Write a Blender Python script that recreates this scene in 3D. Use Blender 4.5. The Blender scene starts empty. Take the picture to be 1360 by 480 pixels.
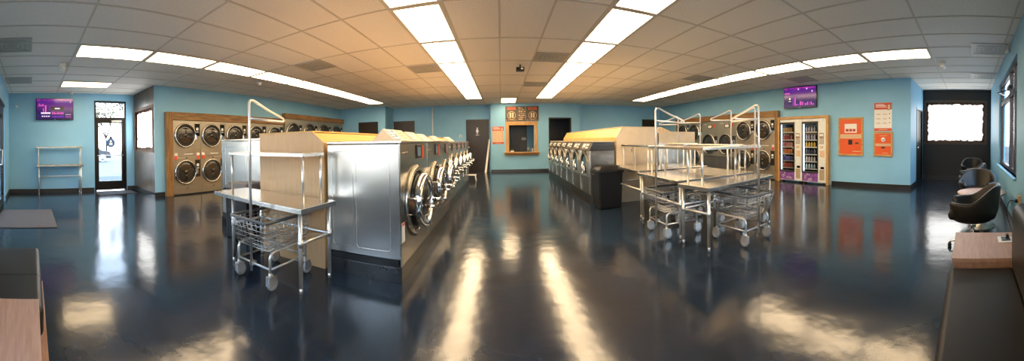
import bpy, math, random
from math import sin, cos, pi, radians as R, sqrt, atan2
from mathutils import Matrix, Vector
random.seed(7)
scene = bpy.context.scene
COL = scene.collection
CE = 2.749

# ------------------------------------------------------------------ materials
MATS = {}
def mat(name, col, rough=.5, metal=0., emis=None, es=0., alpha=None, coat=0., spec=None,
        noise=None, bump=None, wood=None, brushed=None, trans=0.):
    if name in MATS: return MATS[name]
    m = bpy.data.materials.new(name); m.use_nodes = True
    nt = m.node_tree; b = nt.nodes['Principled BSDF']
    b.inputs['Base Color'].default_value = (*col, 1); b.inputs['Roughness'].default_value = rough
    b.inputs['Metallic'].default_value = metal
    if coat: b.inputs['Coat Weight'].default_value = coat; b.inputs['Coat Roughness'].default_value = .05
    if spec is not None: b.inputs['Specular IOR Level'].default_value = spec
    if trans: b.inputs['Transmission Weight'].default_value = trans
    if emis: b.inputs['Emission Color'].default_value = (*emis, 1); b.inputs['Emission Strength'].default_value = es
    def N(t): return nt.nodes.new(t)
    def tc(scale=(1, 1, 1)):
        c = N('ShaderNodeTexCoord'); mp = N('ShaderNodeMapping'); mp.inputs['Scale'].default_value = scale
        nt.links.new(c.outputs['Object'], mp.inputs['Vector']); return mp.outputs['Vector']
    if noise:   # (scale, amount, detail)
        n = N('ShaderNodeTexNoise'); n.inputs['Scale'].default_value = noise[0]; n.inputs['Detail'].default_value = noise[2]
        nt.links.new(tc(), n.inputs['Vector'])
        r = N('ShaderNodeValToRGB'); a = noise[1]
        r.color_ramp.elements[0].position = .3; r.color_ramp.elements[1].position = .7
        r.color_ramp.elements[0].color = (*[max(0, c*(1-a)) for c in col], 1)
        r.color_ramp.elements[1].color = (*[min(1, c*(1+a)) for c in col], 1)
        nt.links.new(n.outputs['Fac'], r.inputs['Fac']); nt.links.new(r.outputs['Color'], b.inputs['Base Color'])
    if wood:    # (stretch vector, dark colour, scale)
        n = N('ShaderNodeTexNoise'); n.inputs['Scale'].default_value = wood[2]; n.inputs['Detail'].default_value = 6
        n.inputs['Distortion'].default_value = .6
        nt.links.new(tc(wood[0]), n.inputs['Vector'])
        r = N('ShaderNodeValToRGB'); r.color_ramp.elements[0].position = .32; r.color_ramp.elements[1].position = .68
        r.color_ramp.elements[0].color = (*wood[1], 1); r.color_ramp.elements[1].color = (*col, 1)
        nt.links.new(n.outputs['Fac'], r.inputs['Fac']); nt.links.new(r.outputs['Color'], b.inputs['Base Color'])
    if brushed:  # (stretch vector, amount)
        n = N('ShaderNodeTexNoise'); n.inputs['Scale'].default_value = 1; n.inputs['Detail'].default_value = 3
        nt.links.new(tc(brushed[0]), n.inputs['Vector'])
        mr = N('ShaderNodeMapRange'); mr.inputs['To Min'].default_value = rough-brushed[1]; mr.inputs['To Max'].default_value = rough+brushed[1]
        nt.links.new(n.outputs['Fac'], mr.inputs['Value']); nt.links.new(mr.outputs['Result'], b.inputs['Roughness'])
    if bump:    # (scale, strength)
        n = N('ShaderNodeTexNoise'); n.inputs['Scale'].default_value = bump[0]; n.inputs['Detail'].default_value = 4
        nt.links.new(tc(), n.inputs['Vector'])
        bp = N('ShaderNodeBump'); bp.inputs['Strength'].default_value = bump[1]; bp.inputs['Distance'].default_value = .01
        nt.links.new(n.outputs['Fac'], bp.inputs['Height']); nt.links.new(bp.outputs['Normal'], b.inputs['Normal'])
    MATS[name] = m
    return m

blue = mat('blue_paint', (.24, .52, .74), .55, noise=(1.2, .05, 3), bump=(60, .04))
blackwall = mat('black_paint', (.012, .012, .013), .45, bump=(20, .1))
slate = mat('slate_panel', (.10, .072, .048), .32, noise=(4, .35, 5), bump=(9, .08))
ceilm = mat('ceiling_tile', (.80, .76, .70), .9, noise=(40, .05, 4), bump=(90, .25))
tbar = mat('ceiling_bar', (.60, .55, .48), .6)
ventm = mat('vent_metal', (.42, .41, .38), .5)
basem = mat('vinyl_base', (.02, .02, .022), .35)
steel = mat('brushed_steel', (.54, .515, .48), .30, 1., brushed=((1, 1, 200), .015))
steelh = mat('table_steel', (.80, .75, .68), .25, 1., brushed=((40, 3, 3), .04))
front = mat('front_steel', (.40, .375, .33), .24, .95, brushed=((2, 2, 80), .07))
frontd = mat('grey_front', (.13, .125, .115), .3, .6, brushed=((2, 2, 60), .05))
dryf = mat('dryer_front', (.40, .37, .31), .34, .75, brushed=((2, 2, 70), .06))
dryd = mat('dark_dryer_front', (.16, .16, .155), .34, .6, brushed=((2, 2, 70), .05))
chrome = mat('chrome', (.82, .82, .82), .1, 1.)
zinc = mat('zinc_tube', (.70, .69, .67), .34, .85)
blackp = mat('black_plastic', (.015, .015, .016), .35)
greyp = mat('grey_plastic', (.12, .12, .125), .5)
bumperm = mat('bumper_rubber', (.10, .11, .12), .45)
rubber = mat('wheel_rubber', (.36, .37, .38), .5)
wheelc = mat('wheel_core', (.68, .68, .66), .4)
dglass = mat('dark_glass', (.010, .010, .010), .06, coat=.5)
smoke = mat('smoked_glass', (.035, .030, .026), .10, coat=.6)
drum = mat('drum_steel', (.10, .095, .085), .25, .9)
pine = mat('stained_pine', (.32, .17, .055), .5, wood=((1, 14, 14), (.15, .07, .02), 3.0), bump=(30, .05))
pinev = mat('stained_pine_upright', (.32, .17, .055), .5, wood=((9, 9, 1.2), (.15, .07, .02), 2.0), bump=(30, .05))
pinel = mat('light_pine', (.60, .36, .14), .5, wood=((1, 12, 12), (.38, .20, .06), 4.0))
pinelv = mat('light_pine_upright', (.60, .36, .14), .5, wood=((12, 12, 1), (.38, .20, .06), 4.0))
tan = mat('tan_laminate', (.68, .44, .23), .42, wood=((30, 30, 1.2), (.60, .37, .18), 2.0))
orange_t = mat('golden_laminate', (.70, .42, .13), .45, noise=(3, .08, 3))
cream = mat('cream_laminate', (.64, .53, .38), .45, noise=(5, .07, 4))
walnut = mat('pink_oak', (.46, .28, .20), .42, wood=((2.5, 30, 8), (.36, .205, .14), 2.2))
leather = mat('black_leather', (.016, .0145, .012), .42, spec=.35, bump=(120, .08))
leatherb = mat('brown_leather', (.014, .0115, .009), .42, spec=.35, bump=(120, .06))
doorm = mat('dark_door', (.022, .014, .010), .4, noise=(8, .3, 4))
bronze = mat('bronze_frame', (.035, .022, .016), .4, .3)
alum = mat('black_aluminium', (.012, .012, .012), .35, .3)
glass = mat('window_glass', (.9, .95, .95), .0, trans=1.)
film = mat('backlit_film', (.85, .85, .85), .7, emis=(1, .985, .95), es=3.6, noise=(7, .06, 4))
brownp = mat('torn_brown_paper', (.16, .08, .05), .8, noise=(14, .5, 5))
white = mat('white_plastic', (.78, .76, .72), .5)
whitel = mat('white_print', (.80, .78, .74), .6)
red = mat('red_print', (.62, .09, .04), .55)
redo = mat('orange_panel', (.72, .105, .025), .4)
creamp = mat('cream_print', (.66, .47, .30), .6)
dot = mat('dark_print', (.05, .045, .04), .6)
blueprint = mat('blue_print', (.035, .12, .30), .5)
purple = mat('purple_print', (.20, .07, .30), .4, noise=(9, .6, 4))
silver = mat('silver_grey', (.72, .76, .75), .4, .0, noise=(12, .08, 4))
matm = mat('grey_mat', (.075, .066, .062), .95, noise=(140, .5, 2), bump=(200, .5))
boardm = mat('board_dark', (.085, .070, .050), .6)
concrete = mat('exterior_concrete', (.10, .088, .07), .9, noise=(.6, .12, 4))
asphalt = mat('exterior_asphalt', (.04, .038, .038), .9, noise=(4, .2, 4))
bark = mat('bark', (.018, .014, .011), .9)
leafm = mat('yellow_leaves', (.09, .078, .035), .8)
leafg = mat('green_leaves', (.04, .045, .022), .8)
carp = mat('car_paint', (.05, .045, .042), .3, .3, coat=.6)
brick = mat('exterior_wall', (.6, .57, .5), .9)

def emission(name, col, s):
    m = bpy.data.materials.new(name); m.use_nodes = True; nt = m.node_tree
    nt.nodes.remove(nt.nodes['Principled BSDF']); e = nt.nodes.new('ShaderNodeEmission')
    e.inputs['Color'].default_value = (*col, 1); e.inputs['Strength'].default_value = s
    nt.links.new(e.outputs[0], nt.nodes['Material Output'].inputs['Surface']); return m
LAMP = emission('lamp_diffuser', (1., .73, .43), 12.5)
lcd = emission('lcd_blue', (.38, .42, .36), .35)
vlight = emission('vending_tube', (.85, .92, 1.), 3.0)
pinkl = emission('screen_pink', (.9, .15, .55), .8)
purl = emission('screen_violet', (.25, .06, .55), .8)
whil = emission('screen_white', (.9, .7, .9), .9)
blackl = mat('screen_black', (.006, .004, .01), .15)

def screen_mat():
    m = bpy.data.materials.new('screen_skyline'); m.use_nodes = True; nt = m.node_tree; N = nt.nodes.new
    b = nt.nodes['Principled BSDF']; b.inputs['Base Color'].default_value = (.01, .005, .02, 1); b.inputs['Roughness'].default_value = .15
    c = N('ShaderNodeTexCoord'); s = N('ShaderNodeSeparateXYZ'); nt.links.new(c.outputs['Object'], s.inputs[0])
    n = N('ShaderNodeTexNoise'); n.inputs['Scale'].default_value = 9; n.inputs['Detail'].default_value = 6
    mp = N('ShaderNodeMapping'); mp.inputs['Scale'].default_value = (.8, .8, 2.4); nt.links.new(c.outputs['Object'], mp.inputs[0]); nt.links.new(mp.outputs[0], n.inputs['Vector'])
    a = N('ShaderNodeMath'); a.operation = 'MULTIPLY_ADD'; a.inputs[1].default_value = 1.5; a.inputs[2].default_value = 0
    nt.links.new(s.outputs['Z'], a.inputs[0])
    d = N('ShaderNodeMath'); d.operation = 'MULTIPLY_ADD'; d.inputs[1].default_value = .45; nt.links.new(n.outputs['Fac'], d.inputs[0]); nt.links.new(a.outputs[0], d.inputs[2])
    r = N('ShaderNodeValToRGB'); e = r.color_ramp.elements
    e[0].position = .1; e[0].color = (.02, .005, .09, 1); e[1].position = 1; e[1].color = (.06, .012, .20, 1)
    for p, q in ((.35, (.10, .01, .16)), (.55, (.07, .01, .20)), (.70, (.55, .04, .40)), (.78, (.75, .16, .42)), (.88, (.16, .02, .38))):
        x = e.new(p); x.color = (*q, 1)
    nt.links.new(d.outputs[0], r.inputs[0]); nt.links.new(r.outputs[0], b.inputs['Emission Color']); b.inputs['Emission Strength'].default_value = .9
    return m
skyline = screen_mat()

def floor_mat():
    m = bpy.data.materials.new('blue_epoxy'); m.use_nodes = True; nt = m.node_tree; N = nt.nodes.new; L = nt.links.new
    b = nt.nodes['Principled BSDF']; c = N('ShaderNodeTexCoord')
    n = N('ShaderNodeTexNoise'); n.inputs['Scale'].default_value = .9; n.inputs['Detail'].default_value = 9; n.inputs['Roughness'].default_value = .62; n.inputs['Distortion'].default_value = .8
    L(c.outputs['Object'], n.inputs['Vector'])
    r = N('ShaderNodeValToRGB'); e = r.color_ramp.elements
    e[0].position = .30; e[0].color = (.006, .011, .021, 1); e[1].position = .72; e[1].color = (.018, .034, .062, 1)
    L(n.outputs['Fac'], r.inputs[0]); L(r.outputs[0], b.inputs['Base Color'])
    n2 = N('ShaderNodeTexNoise'); n2.inputs['Scale'].default_value = 2.2; n2.inputs['Detail'].default_value = 5; L(c.outputs['Object'], n2.inputs['Vector'])
    mr = N('ShaderNodeMapRange'); mr.inputs['To Min'].default_value = .09; mr.inputs['To Max'].default_value = .21
    L(n2.outputs['Fac'], mr.inputs['Value']); L(mr.outputs[0], b.inputs['Roughness'])
    n3 = N('ShaderNodeTexNoise'); n3.inputs['Scale'].default_value = 70; n3.inputs['Detail'].default_value = 3; L(c.outputs['Object'], n3.inputs['Vector'])
    n4 = N('ShaderNodeTexNoise'); n4.inputs['Scale'].default_value = 5; n4.inputs['Detail'].default_value = 2; L(c.outputs['Object'], n4.inputs['Vector'])
    b1 = N('ShaderNodeBump'); b1.inputs['Strength'].default_value = .06; b1.inputs['Distance'].default_value = .003; L(n3.outputs['Fac'], b1.inputs['Height'])
    b2 = N('ShaderNodeBump'); b2.inputs['Strength'].default_value = .12; b2.inputs['Distance'].default_value = .02; L(n4.outputs['Fac'], b2.inputs['Height']); L(b1.outputs[0], b2.inputs['Normal'])
    L(b2.outputs[0], b.inputs['Normal']); b.inputs['IOR'].default_value = 1.5
    b.inputs['Specular IOR Level'].default_value = .55
    return m
epoxy = floor_mat()

# ------------------------------------------------------------------ mesh builder
class MB:
    def __init__(s): s.v = []; s.f = []; s.sm = []; s.g = []
    def add(s, vs, fs, smooth=False, M=None):
        o = len(s.v); s.g.append((o, len(vs), len(s.f), len(fs)))
        s.v += [tuple(M @ Vector(p)) if M else tuple(p) for p in vs]
        s.f += [tuple(i+o for i in f) for f in fs]; s.sm += [smooth]*len(fs); return s
    def box(s, x0, x1, y0, y1, z0, z1, M=None):
        return s.add([(x0,y0,z0),(x1,y0,z0),(x1,y1,z0),(x0,y1,z0),(x0,y0,z1),(x1,y0,z1),(x1,y1,z1),(x0,y1,z1)],
            [(3,2,1,0),(4,5,6,7),(0,1,5,4),(1,2,6,5),(2,3,7,6),(3,0,4,7)], False, M)
    def prism(s, poly, axis, a, b, smooth=False):   # poly in the two other axes, extruded along axis
        n = len(poly); P = []
        for t in (a, b):
            for (u, w) in poly: P.append({'x': (t, u, w), 'y': (u, t, w), 'z': (u, w, t)}[axis])
        fs = [tuple(range(n-1, -1, -1)), tuple(range(n, 2*n))] + [(i, (i+1) % n, n+(i+1) % n, n+i) for i in range(n)]
        return s.add(P, fs, smooth)
    def tube(s, pts, r, n=8, closed=False):
        pts = [Vector(p) for p in pts]; m = len(pts); up = None; rings = []
        for i, p in enumerate(pts):
            if closed: t = pts[(i+1) % m]-pts[i-1]
            else: t = pts[min(i+1, m-1)]-pts[max(i-1, 0)]
            t.normalize()
            if up is None:
                up = Vector((0, 0, 1)) if abs(t.z) < .9 else Vector((1, 0, 0))
            a = t.cross(up)
            if a.length < 1e-5: a = t.orthogonal()
            a.normalize(); c = a.cross(t).normalized(); up = c
            rr = r[i] if isinstance(r, (list, tuple)) else r
            rings.append([p+a*cos(2*pi*k/n)*rr+c*sin(2*pi*k/n)*rr for k in range(n)])
        vs = [q for g in rings for q in g]; fs = []
        for i in range(m if closed else m-1):
            j = (i+1) % m
            for k in range(n): fs.append((i*n+k, i*n+(k+1) % n, j*n+(k+1) % n, j*n+k))
        if not closed: fs += [tuple(range(n-1, -1, -1)), tuple((m-1)*n+k for k in range(n))]
        return s.add(vs, fs, True)
    def lathe(s, prof, c=(0, 0, 0), axis='z', n=32, smooth=True):  # prof (r, h) ; axis 'z' up, 'y' = h grows towards -Y
        vs = []; m = len(prof)
        for (r, h) in prof:
            for k in range(n):
                a = 2*pi*k/n
                vs.append((c[0]+r*cos(a), c[1]+r*sin(a), c[2]+h) if axis == 'z' else (c[0]+r*cos(a), c[1]-h, c[2]+r*sin(a)))
        fs = [(i*n+k, i*n+(k+1) % n, (i+1)*n+(k+1) % n, (i+1)*n+k) for i in range(m-1) for k in range(n)]
        if prof[0][0] > 1e-6: fs.append(tuple(range(n-1, -1, -1)))
        if prof[-1][0] > 1e-6: fs.append(tuple((m-1)*n+k for k in range(n)))
        return s.add(vs, fs, smooth)
    def ring(s, prof, c, axis='y', n=32):  # closed profile
        vs = []; m = len(prof)
        for (r, h) in prof:
            for k in range(n):
                a = 2*pi*k/n
                vs.append((c[0]+r*cos(a), c[1]+r*sin(a), c[2]+h) if axis == 'z' else (c[0]+r*cos(a), c[1]-h, c[2]+r*sin(a)))
        fs = [(i*n+k, i*n+(k+1) % n, ((i+1) % m)*n+(k+1) % n, ((i+1) % m)*n+k) for i in range(m) for k in range(n)]
        return s.add(vs, fs, True)
SPLIT = {'printed_lines', 'side_post', 'rib', 'edge_band', 'clamp', 'screen_skyline', 'screen_text', 'screen_tiles', 'bubble_graphic', 'bubble_print',
         'keys', 'foot', 'card_marks', 'small_text', 'body_text', 'step_icon', 'price_text', 'chalk_text'}
def split(mb):
    """pieces that lie apart, each as a builder of its own"""
    bb = []
    for (o, n, f, k) in mb.g:
        P = mb.v[o:o+n]; bb.append(([min(p[i] for p in P) for i in range(3)], [max(p[i] for p in P) for i in range(3)]))
    n = len(bb); root = list(range(n)); size = [max(h[i]-l[i] for i in range(3)) for l, h in bb]
    def find(i):
        while root[i] != i: i = root[i]
        return i
    for i in range(n):
        for j in range(i):
            gp = sqrt(sum(max(0, bb[i][0][k]-bb[j][1][k], bb[j][0][k]-bb[i][1][k])**2 for k in range(3)))
            if gp <= max(.02, .5*max(size[i], size[j])): root[find(i)] = find(j)
    out = {}
    for i, (o, nv, f, nf) in enumerate(mb.g):
        q = out.setdefault(find(i), MB()); sh = len(q.v)-o
        q.g.append((len(q.v), nv, len(q.f), nf))
        q.v += mb.v[o:o+nv]; q.f += [tuple(a+sh for a in t) for t in mb.f[f:f+nf]]; q.sm += mb.sm[f:f+nf]
    return list(out.values())
def link(name, mb, m, parent=None, bevel=0., loc=None, rotz=0.):
    if name in SPLIT:
        ps = split(mb)
        for q in ps[1:]: link_one(name, q, m, parent, bevel)
        mb = ps[0]
    return link_one(name, mb, m, parent, bevel, loc, rotz)
def link_one(name, mb, m, parent=None, bevel=0., loc=None, rotz=0.):
    me = bpy.data.meshes.new(name); me.from_pydata(mb.v, [], mb.f); me.update()
    me.polygons.foreach_set('use_smooth', mb.sm); me.materials.append(m)
    import bmesh
    bm = bmesh.new(); bm.from_mesh(me); bmesh.ops.recalc_face_normals(bm, faces=bm.faces); bm.to_mesh(me); bm.free()
    o = bpy.data.objects.new(name, me); COL.objects.link(o)
    if parent: o.parent = parent
    if loc: o.location = loc
    if rotz: o.rotation_euler.z = rotz
    if getattr(mb, 'round', 0):
        b = o.modifiers.new('Bevel', 'BEVEL'); b.width = mb.round; b.segments = 5; b.limit_method = 'NONE'; b.harden_normals = True
    if bevel:
        b = o.modifiers.new('Bevel', 'BEVEL'); b.width = bevel; b.segments = 2; b.limit_method = 'ANGLE'
    return o
def B(name, box, m, parent=None, bevel=0., label=None):
    o = link(name, MB().box(*box), m, parent, bevel)
    if label: o['label'] = label
    return o
def tag(o, label, cat, group=None, kind=None):
    if label: o['label'] = label
    if cat: o['category'] = cat
    if group: o['group'] = group
    if kind: o['kind'] = kind
    return o
def thing(name, label, cat, loc=(0, 0, 0), rz=0., group=None):
    o = bpy.data.objects.new(name, None); COL.objects.link(o); o.empty_display_size = .1
    o.location = loc; o.rotation_euler.z = rz
    return tag(o, label, cat, group)
def dup(root, loc, rz, label, group=None):
    kids = {}
    for o in ALLC(): kids.setdefault(o.parent, []).append(o)
    def rec(o, par):
        c = o.copy(); COL.objects.link(c); c.parent = par
        for ch in kids.get(o, []): rec(ch, c)
        return c
    r = rec(root, None); r.location = loc; r.rotation_euler = (0, 0, rz); r['label'] = label
    if group: r['group'] = group
    return r
def ALLC(): return list(COL.objects)
def struct(name, mb, m, bevel=0.):
    o = link(name, mb, m, None, bevel); o['kind'] = 'structure'; return o
ORD = ['first', 'second', 'third', 'fourth', 'fifth', 'sixth', 'seventh', 'eighth', 'ninth', 'tenth']

# ------------------------------------------------------------------ the shell
T = .15
XL, XR, XLA, XRA = -6.72, 7.20, -8.22, 9.12
YW, YLA, YRA = -.62, 2.94, 1.46
YB0, YB1, YC, YR = 11.38, 12.30, 11.92, 12.22
struct('floor', MB().box(XLA-.3, XRA+.2, YW-.2, 14.2, -.1, 0), epoxy)
struct('ceiling', MB().box(XLA-.3, XRA+.2, YW-.2, 14.2, CE, CE+.1), ceilm)
g = MB(); bw = .012
for k in range(-14, 16):
    x = .61*k+.002
    if XLA < x < XRA:
        y1 = 12.28 if XL < x < XR else (YLA if x < 0 else YRA)
        g.box(x-bw, x+bw, YW, y1, CE-.008, CE+.002)
for j in range(-4, 7):
    y = 4.358+1.22*j
    x0 = XL if y > YLA else XLA; x1 = XR if y > YRA else XRA
    g.box(x0, x1, y-bw, y+bw, CE-.0075, CE+.002)
tag(link('trim_1', g, tbar), None, None, kind='structure')

def wall_with_holes(name, fixed, a, b, axis, thick, holes, m, z1=CE, side=1):
    """axis 'x': wall in plane y=fixed running along x from a to b (thickness towards side); holes (u0,u1,z0,z1)"""
    mb = MB(); us = sorted({a, b, *[h[0] for h in holes], *[h[1] for h in holes]})
    for u0, u1 in zip(us[:-1], us[1:]):
        mid = (u0+u1)/2; hs = sorted([h for h in holes if h[0] < mid < h[1]], key=lambda h: h[2]); z = 0
        segs = []
        for h in hs:
            if h[2] > z: segs.append((z, h[2]))
            z = h[3]
        if z < z1: segs.append((z, z1))
        for (p, q) in segs:
            f0, f1 = sorted((fixed, fixed+side*thick))
            if axis == 'x': mb.box(u0, u1, f0, f1, p, q)
            else: mb.box(f0, f1, u0, u1, p, q)
    return struct(name, mb, m)
# side walls
struct('wall_left_corner', MB().box(XL-.02, XL, YLA, YLA+T, 0, CE), blue)
wall_with_holes('wall_left', XL, YLA+T, YB0, 'y', T, [], blue, side=-1)
wall_with_holes('wall_right', XR, YRA+T, YR, 'y', T, [], blue, side=1)
# left alcove
wall_with_holes('wall_left_alcove', YLA, XLA-T, XL-.02, 'x', T, [(-8.10, -6.86, 1.16, 2.22)], slate, side=1)
wall_with_holes('wall_left_end', XLA, YW-T, YLA, 'y', T, [(1.76, 2.70, 0, 2.55)], blue, side=-1)
# right alcove
wall_with_holes('wall_right_return', YRA, XR, XRA+T, 'x', T, [(8.0, 8.98, 0, 2.10)], blue, side=1)
wall_with_holes('wall_right_end', XRA, YW-T, YRA, 'y', T, [(-.43, 1.36, 1.15, 2.36)], blackwall, side=1)
# window wall (behind the camera)
WINS = [(-3.4, -2.0, .9, 2.4), (-1.3, .1, .9, 2.4), (.7, 2.1, .9, 2.4), (3.98, 6.5, .72, 2.42)]
wall_with_holes('wall_front', YW, XLA-T, XRA+T, 'x', T, [(-7.0, -4.3, 0, 2.25)]+WINS, blue, side=-1)
# back walls
KX0, KX1, KZ0, KZ1 = .33, 1.33, .80, 1.88
wall_with_holes('wall_back_left', YB0, XL-T, -4.62, 'x', T, [(-5.85, -4.95, 0, 2.13)], blue, side=1)
struct('wall_back_jog', MB().box(-4.77, -4.62, YB0+T, YB1+T, 0, CE), blue)
wall_with_holes('wall_back_recess', YB1, -4.62, -.40, 'x', T, [(-4.60, -3.64, 0, 2.17), (-1.43, -.48, 0, 2.15)], blue, side=1)
wall_with_holes('wall_back_center', YC, -.40, 3.26, 'x', T, [(KX0, KX1, KZ0, KZ1), (1.93, 2.86, 0, 2.17)], blue, side=1)
struct('wall_center_return_left', MB().box(-.40, -.25, YC+T, YB1, 0, CE), blue)
struct('wall_center_return_right', MB().box(3.11, 3.26, YC+T, YR, 0, CE), blue)
wall_with_holes('wall_back_right', YR, 3.26, XR+T, 'x', T, [(6.25, 6.97, 0, 2.17)], blue, side=1)
# the rooms behind the openings
struct('wall_back_outer', MB().box(-8.3, 9.3, 14.0, 14.15, 0, CE), doorm)
struct('wall_office_left', MB().box(-.25, -.15, 12.3, 14.0, 0, CE), blue)
struct('wall_office_right', MB().box(1.50, 1.62, YC+T, 14.0, 0, CE), blue)
struct('wall_office_back', MB().box(-.15, 1.50, 13.4, 13.5, 0, CE), blue)

def baseboards():
    h, d = .105, .012
    n = [0]
    def bb(side, x0, x1, y0, y1):
        struct('baseboard_'+side, MB().box(x0, x1, y0, y1, 0, h), basem)
    bb('left', XL, XL+d, YLA, 3.2)
    bb('left_alcove', XLA+.01, XL, YLA-d, YLA)
    bb('left_end', XLA, XLA+d, YW, 1.74); bb('left_end_far', XLA, XLA+d, 2.72, YLA)
    bb('right', XR-d, XR, YRA, 3.60)
    bb('right_return', XR, 7.98, YRA-d, YRA); bb('right_end', XRA-d, XRA, YW, YRA)
    bb('back_center', -.40, 1.91, YC-d, YC); bb('back_center_right', 2.88, 3.26, YC-d, YC)
    bb('back_recess', -3.62, -1.45, YB1-d, YB1); bb('back_right', 3.26, 6.23, YR-d, YR)
    bb('front', -4.28, XRA, YW, YW+d); bb('front_left', XLA, -7.02, YW, YW+d)
    bb('back_left', XL, -5.87, YB0-d, YB0)
baseboards()

# doors -----------------------------------------------------------------
def door(n, x0, x1, y, z1, side=-1, knob_left=True):
    """door in a wall along x; slab set in the opening"""
    d = MB().box(x0+.04, x1-.04, y+.03, y+.075, .01, z1-.04)
    o = struct('door_%d' % n, d, doorm)
    fr = MB().box(x0, x0+.04, y-.012, y+.1, 0, z1).box(x1-.04, x1, y-.012, y+.1, 0, z1).box(x0+.04, x1-.04, y-.012, y+.1, z1-.04, z1)
    f = link('door_frame', fr, doorm, o)
    kx = x0+.11 if knob_left else x1-.11
    link('door_knob', MB().lathe([(.001, .07), (.022, .066), (.03, .045), (.014, .025), (.012, .0), (.03, -.001), (.03, -.005)], (kx, y+.03, 1.0), 'y', 16), chrome, o)
    return o
d1 = door(1, -5.85, -4.95, YB0, 2.13)
d2 = door(2, -4.60, -3.64, YB1, 2.17)
d3 = door(3, -1.43, -.48, YB1, 2.15)
# woman pictogram on the restroom door
pg = MB(); yy = YB1+.0295; cx, cz = -.97, 1.66
pg.prism([(cx+.028*cos(a*pi/6), cz+.13+.028*sin(a*pi/6)) for a in range(12)], 'y', yy-.004, yy)
pg.prism([(cx-.03, cz+.095), (cx+.03, cz+.095), (cx+.065, cz-.03), (cx-.065, cz-.03)], 'y', yy-.004, yy)
pg.box(cx-.03, cx-.008, yy-.004, yy, cz-.11, cz-.03).box(cx+.008, cx+.03, yy-.004, yy, cz-.11, cz-.03)
pg.box(cx-.07, cx+.07, yy-.004, yy, cz-.165, cz-.145)
link('restroom_pictogram', pg, whitel, d3)
d4 = door(4, 6.25, 6.97, YR, 2.17)
# dark door in the right return wall
d5 = struct('door_5', MB().box(8.04, 8.94, YRA+.03, YRA+.075, .01, 2.06), blackwall)
link('door_frame', MB().box(8.0, 8.04, YRA-.012, YRA+.1, 0, 2.1).box(8.94, 8.98, YRA-.012, YRA+.1, 0, 2.1).box(8.04, 8.94, YRA-.012, YRA+.1, 2.06, 2.1), alum, d5)
link('door_knob', MB().lathe([(.001, .07), (.022, .066), (.03, .045), (.014, .025), (.012, .0)], (8.14, YRA+.03, 1.0), 'y', 16), chrome, d5)
# open black doorway frame
struct('trim_2', MB().box(1.93, 1.97, YC-.012, YC+.16, 0, 2.17).box(2.82, 2.86, YC-.012, YC+.16, 0, 2.17).box(1.97, 2.82, YC-.012, YC+.16, 2.13, 2.17), doorm)

# glazed entrance door of the left alcove with a transom
def left_entrance():
    x = XLA-.06; y0, y1 = 1.76, 2.70
    o = struct('door_6', MB().box(x-.025, x+.025, y0+.05, y0+.13, .02, 2.02).box(x-.025, x+.025, y1-.13, y1-.05, .02, 2.02)
               .box(x-.025, x+.025, y0+.13, y1-.13, 1.92, 2.02).box(x-.025, x+.025, y0+.13, y1-.13, .02, .27), alum)
    link('door_frame', MB().box(x-.06, x+.06, y0, y0+.05, 0, 2.55).box(x-.06, x+.06, y1-.05, y1, 0, 2.55)
         .box(x-.06, x+.06, y0+.05, y1-.05, 2.50, 2.55).box(x-.06, x+.06, y0+.05, y1-.05, 2.02, 2.08), alum, o)
    link('door_glass', MB().box(x-.004, x+.004, y0+.13, y1-.13, .27, 1.92), glass, o)
    link('transom_glass', MB().box(x-.004, x+.004, y0+.05, y1-.05, 2.08, 2.50), glass, o)
    link('push_bar', MB().tube([(x+.025, y0+.09, 1.0), (x+.07, y0+.09, 1.0), (x+.07, y1-.09, 1.0), (x+.025, y1-.09, 1.0)], .013), zinc, o)
    link('door_closer', MB().box(x+.025, x+.075, y0+.5, y0+.8, 1.95, 2.0), zinc, o)
    s = link('round_sticker', MB().prism([(2.25+.13*cos(a*pi/14), 1.355+.13*sin(a*pi/14)) for a in range(28)], 'x', x+.005, x+.009), blueprint, o)
    link('sticker_symbol', MB().prism([(2.25+.035*cos(a*pi/8), 1.40+.035*sin(a*pi/8)) for a in range(16)], 'x', x+.009, x+.0105)
         .box(x+.009, x+.0105, 2.20, 2.30, 1.29, 1.36), whitel, s)
    link('glass_decal', MB().prism([(2.17, 1.48), (2.33, 1.48), (2.25, 1.56)], 'x', x+.005, x+.008), dot, o)
left_entrance()
# frosted, papered windows
def paper_border(horizontal_axis, u0, u1, z0, z1, f0, f1, w):
    mb = MB(); rnd = random.Random(3)
    def strip(a0, a1, b0, b1, along_u, inner):
        n = int((a1-a0)/.07)+1
        for i in range(n):
            s0 = a0+(a1-a0)*i/n; s1 = a0+(a1-a0)*(i+1)/n; ww = rnd.uniform(.45, .85)*(b1-b0)
            lo, hi = (b0, b0+ww) if inner > 0 else (b1-ww, b1)
            bx = (s0, s1, lo, hi) if along_u else (lo, hi, s0, s1)
            if horizontal_axis == 'y': mb.box(f0, f1, bx[0], bx[1], bx[2], bx[3])
            else: mb.box(bx[0], bx[1], f0, f1, bx[2], bx[3])
    strip(u0, u1, z0, z0+w, True, 1); strip(u0, u1, z1-w, z1, True, -1)
    strip(z0, z1, u0, u0+w, False, 1); strip(z0, z1, u1-w, u1, False, -1)
    return mb
w1 = struct('window_1', MB().box(XRA+.05, XRA+.07, -.43, 1.36, 1.15, 2.36), film)
link('paper_border', paper_border('y', -.43, 1.36, 1.15, 2.36, XRA+.035, XRA+.049, .10), brownp, w1)
link('window_frame', MB().box(XRA-.012, XRA+.05, -.50, -.43, 1.08, 2.43).box(XRA-.012, XRA+.05, 1.36, 1.42, 1.08, 2.43).box(XRA-.012, XRA+.05, -.43, 1.36, 1.08, 1.15).box(XRA-.012, XRA+.05, -.43, 1.36, 2.36, 2.43), mat('dark_stained_wood', (.15, .085, .055), .5, wood=((14, 14, 14), (.03, .018, .012), 2)), w1)
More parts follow.
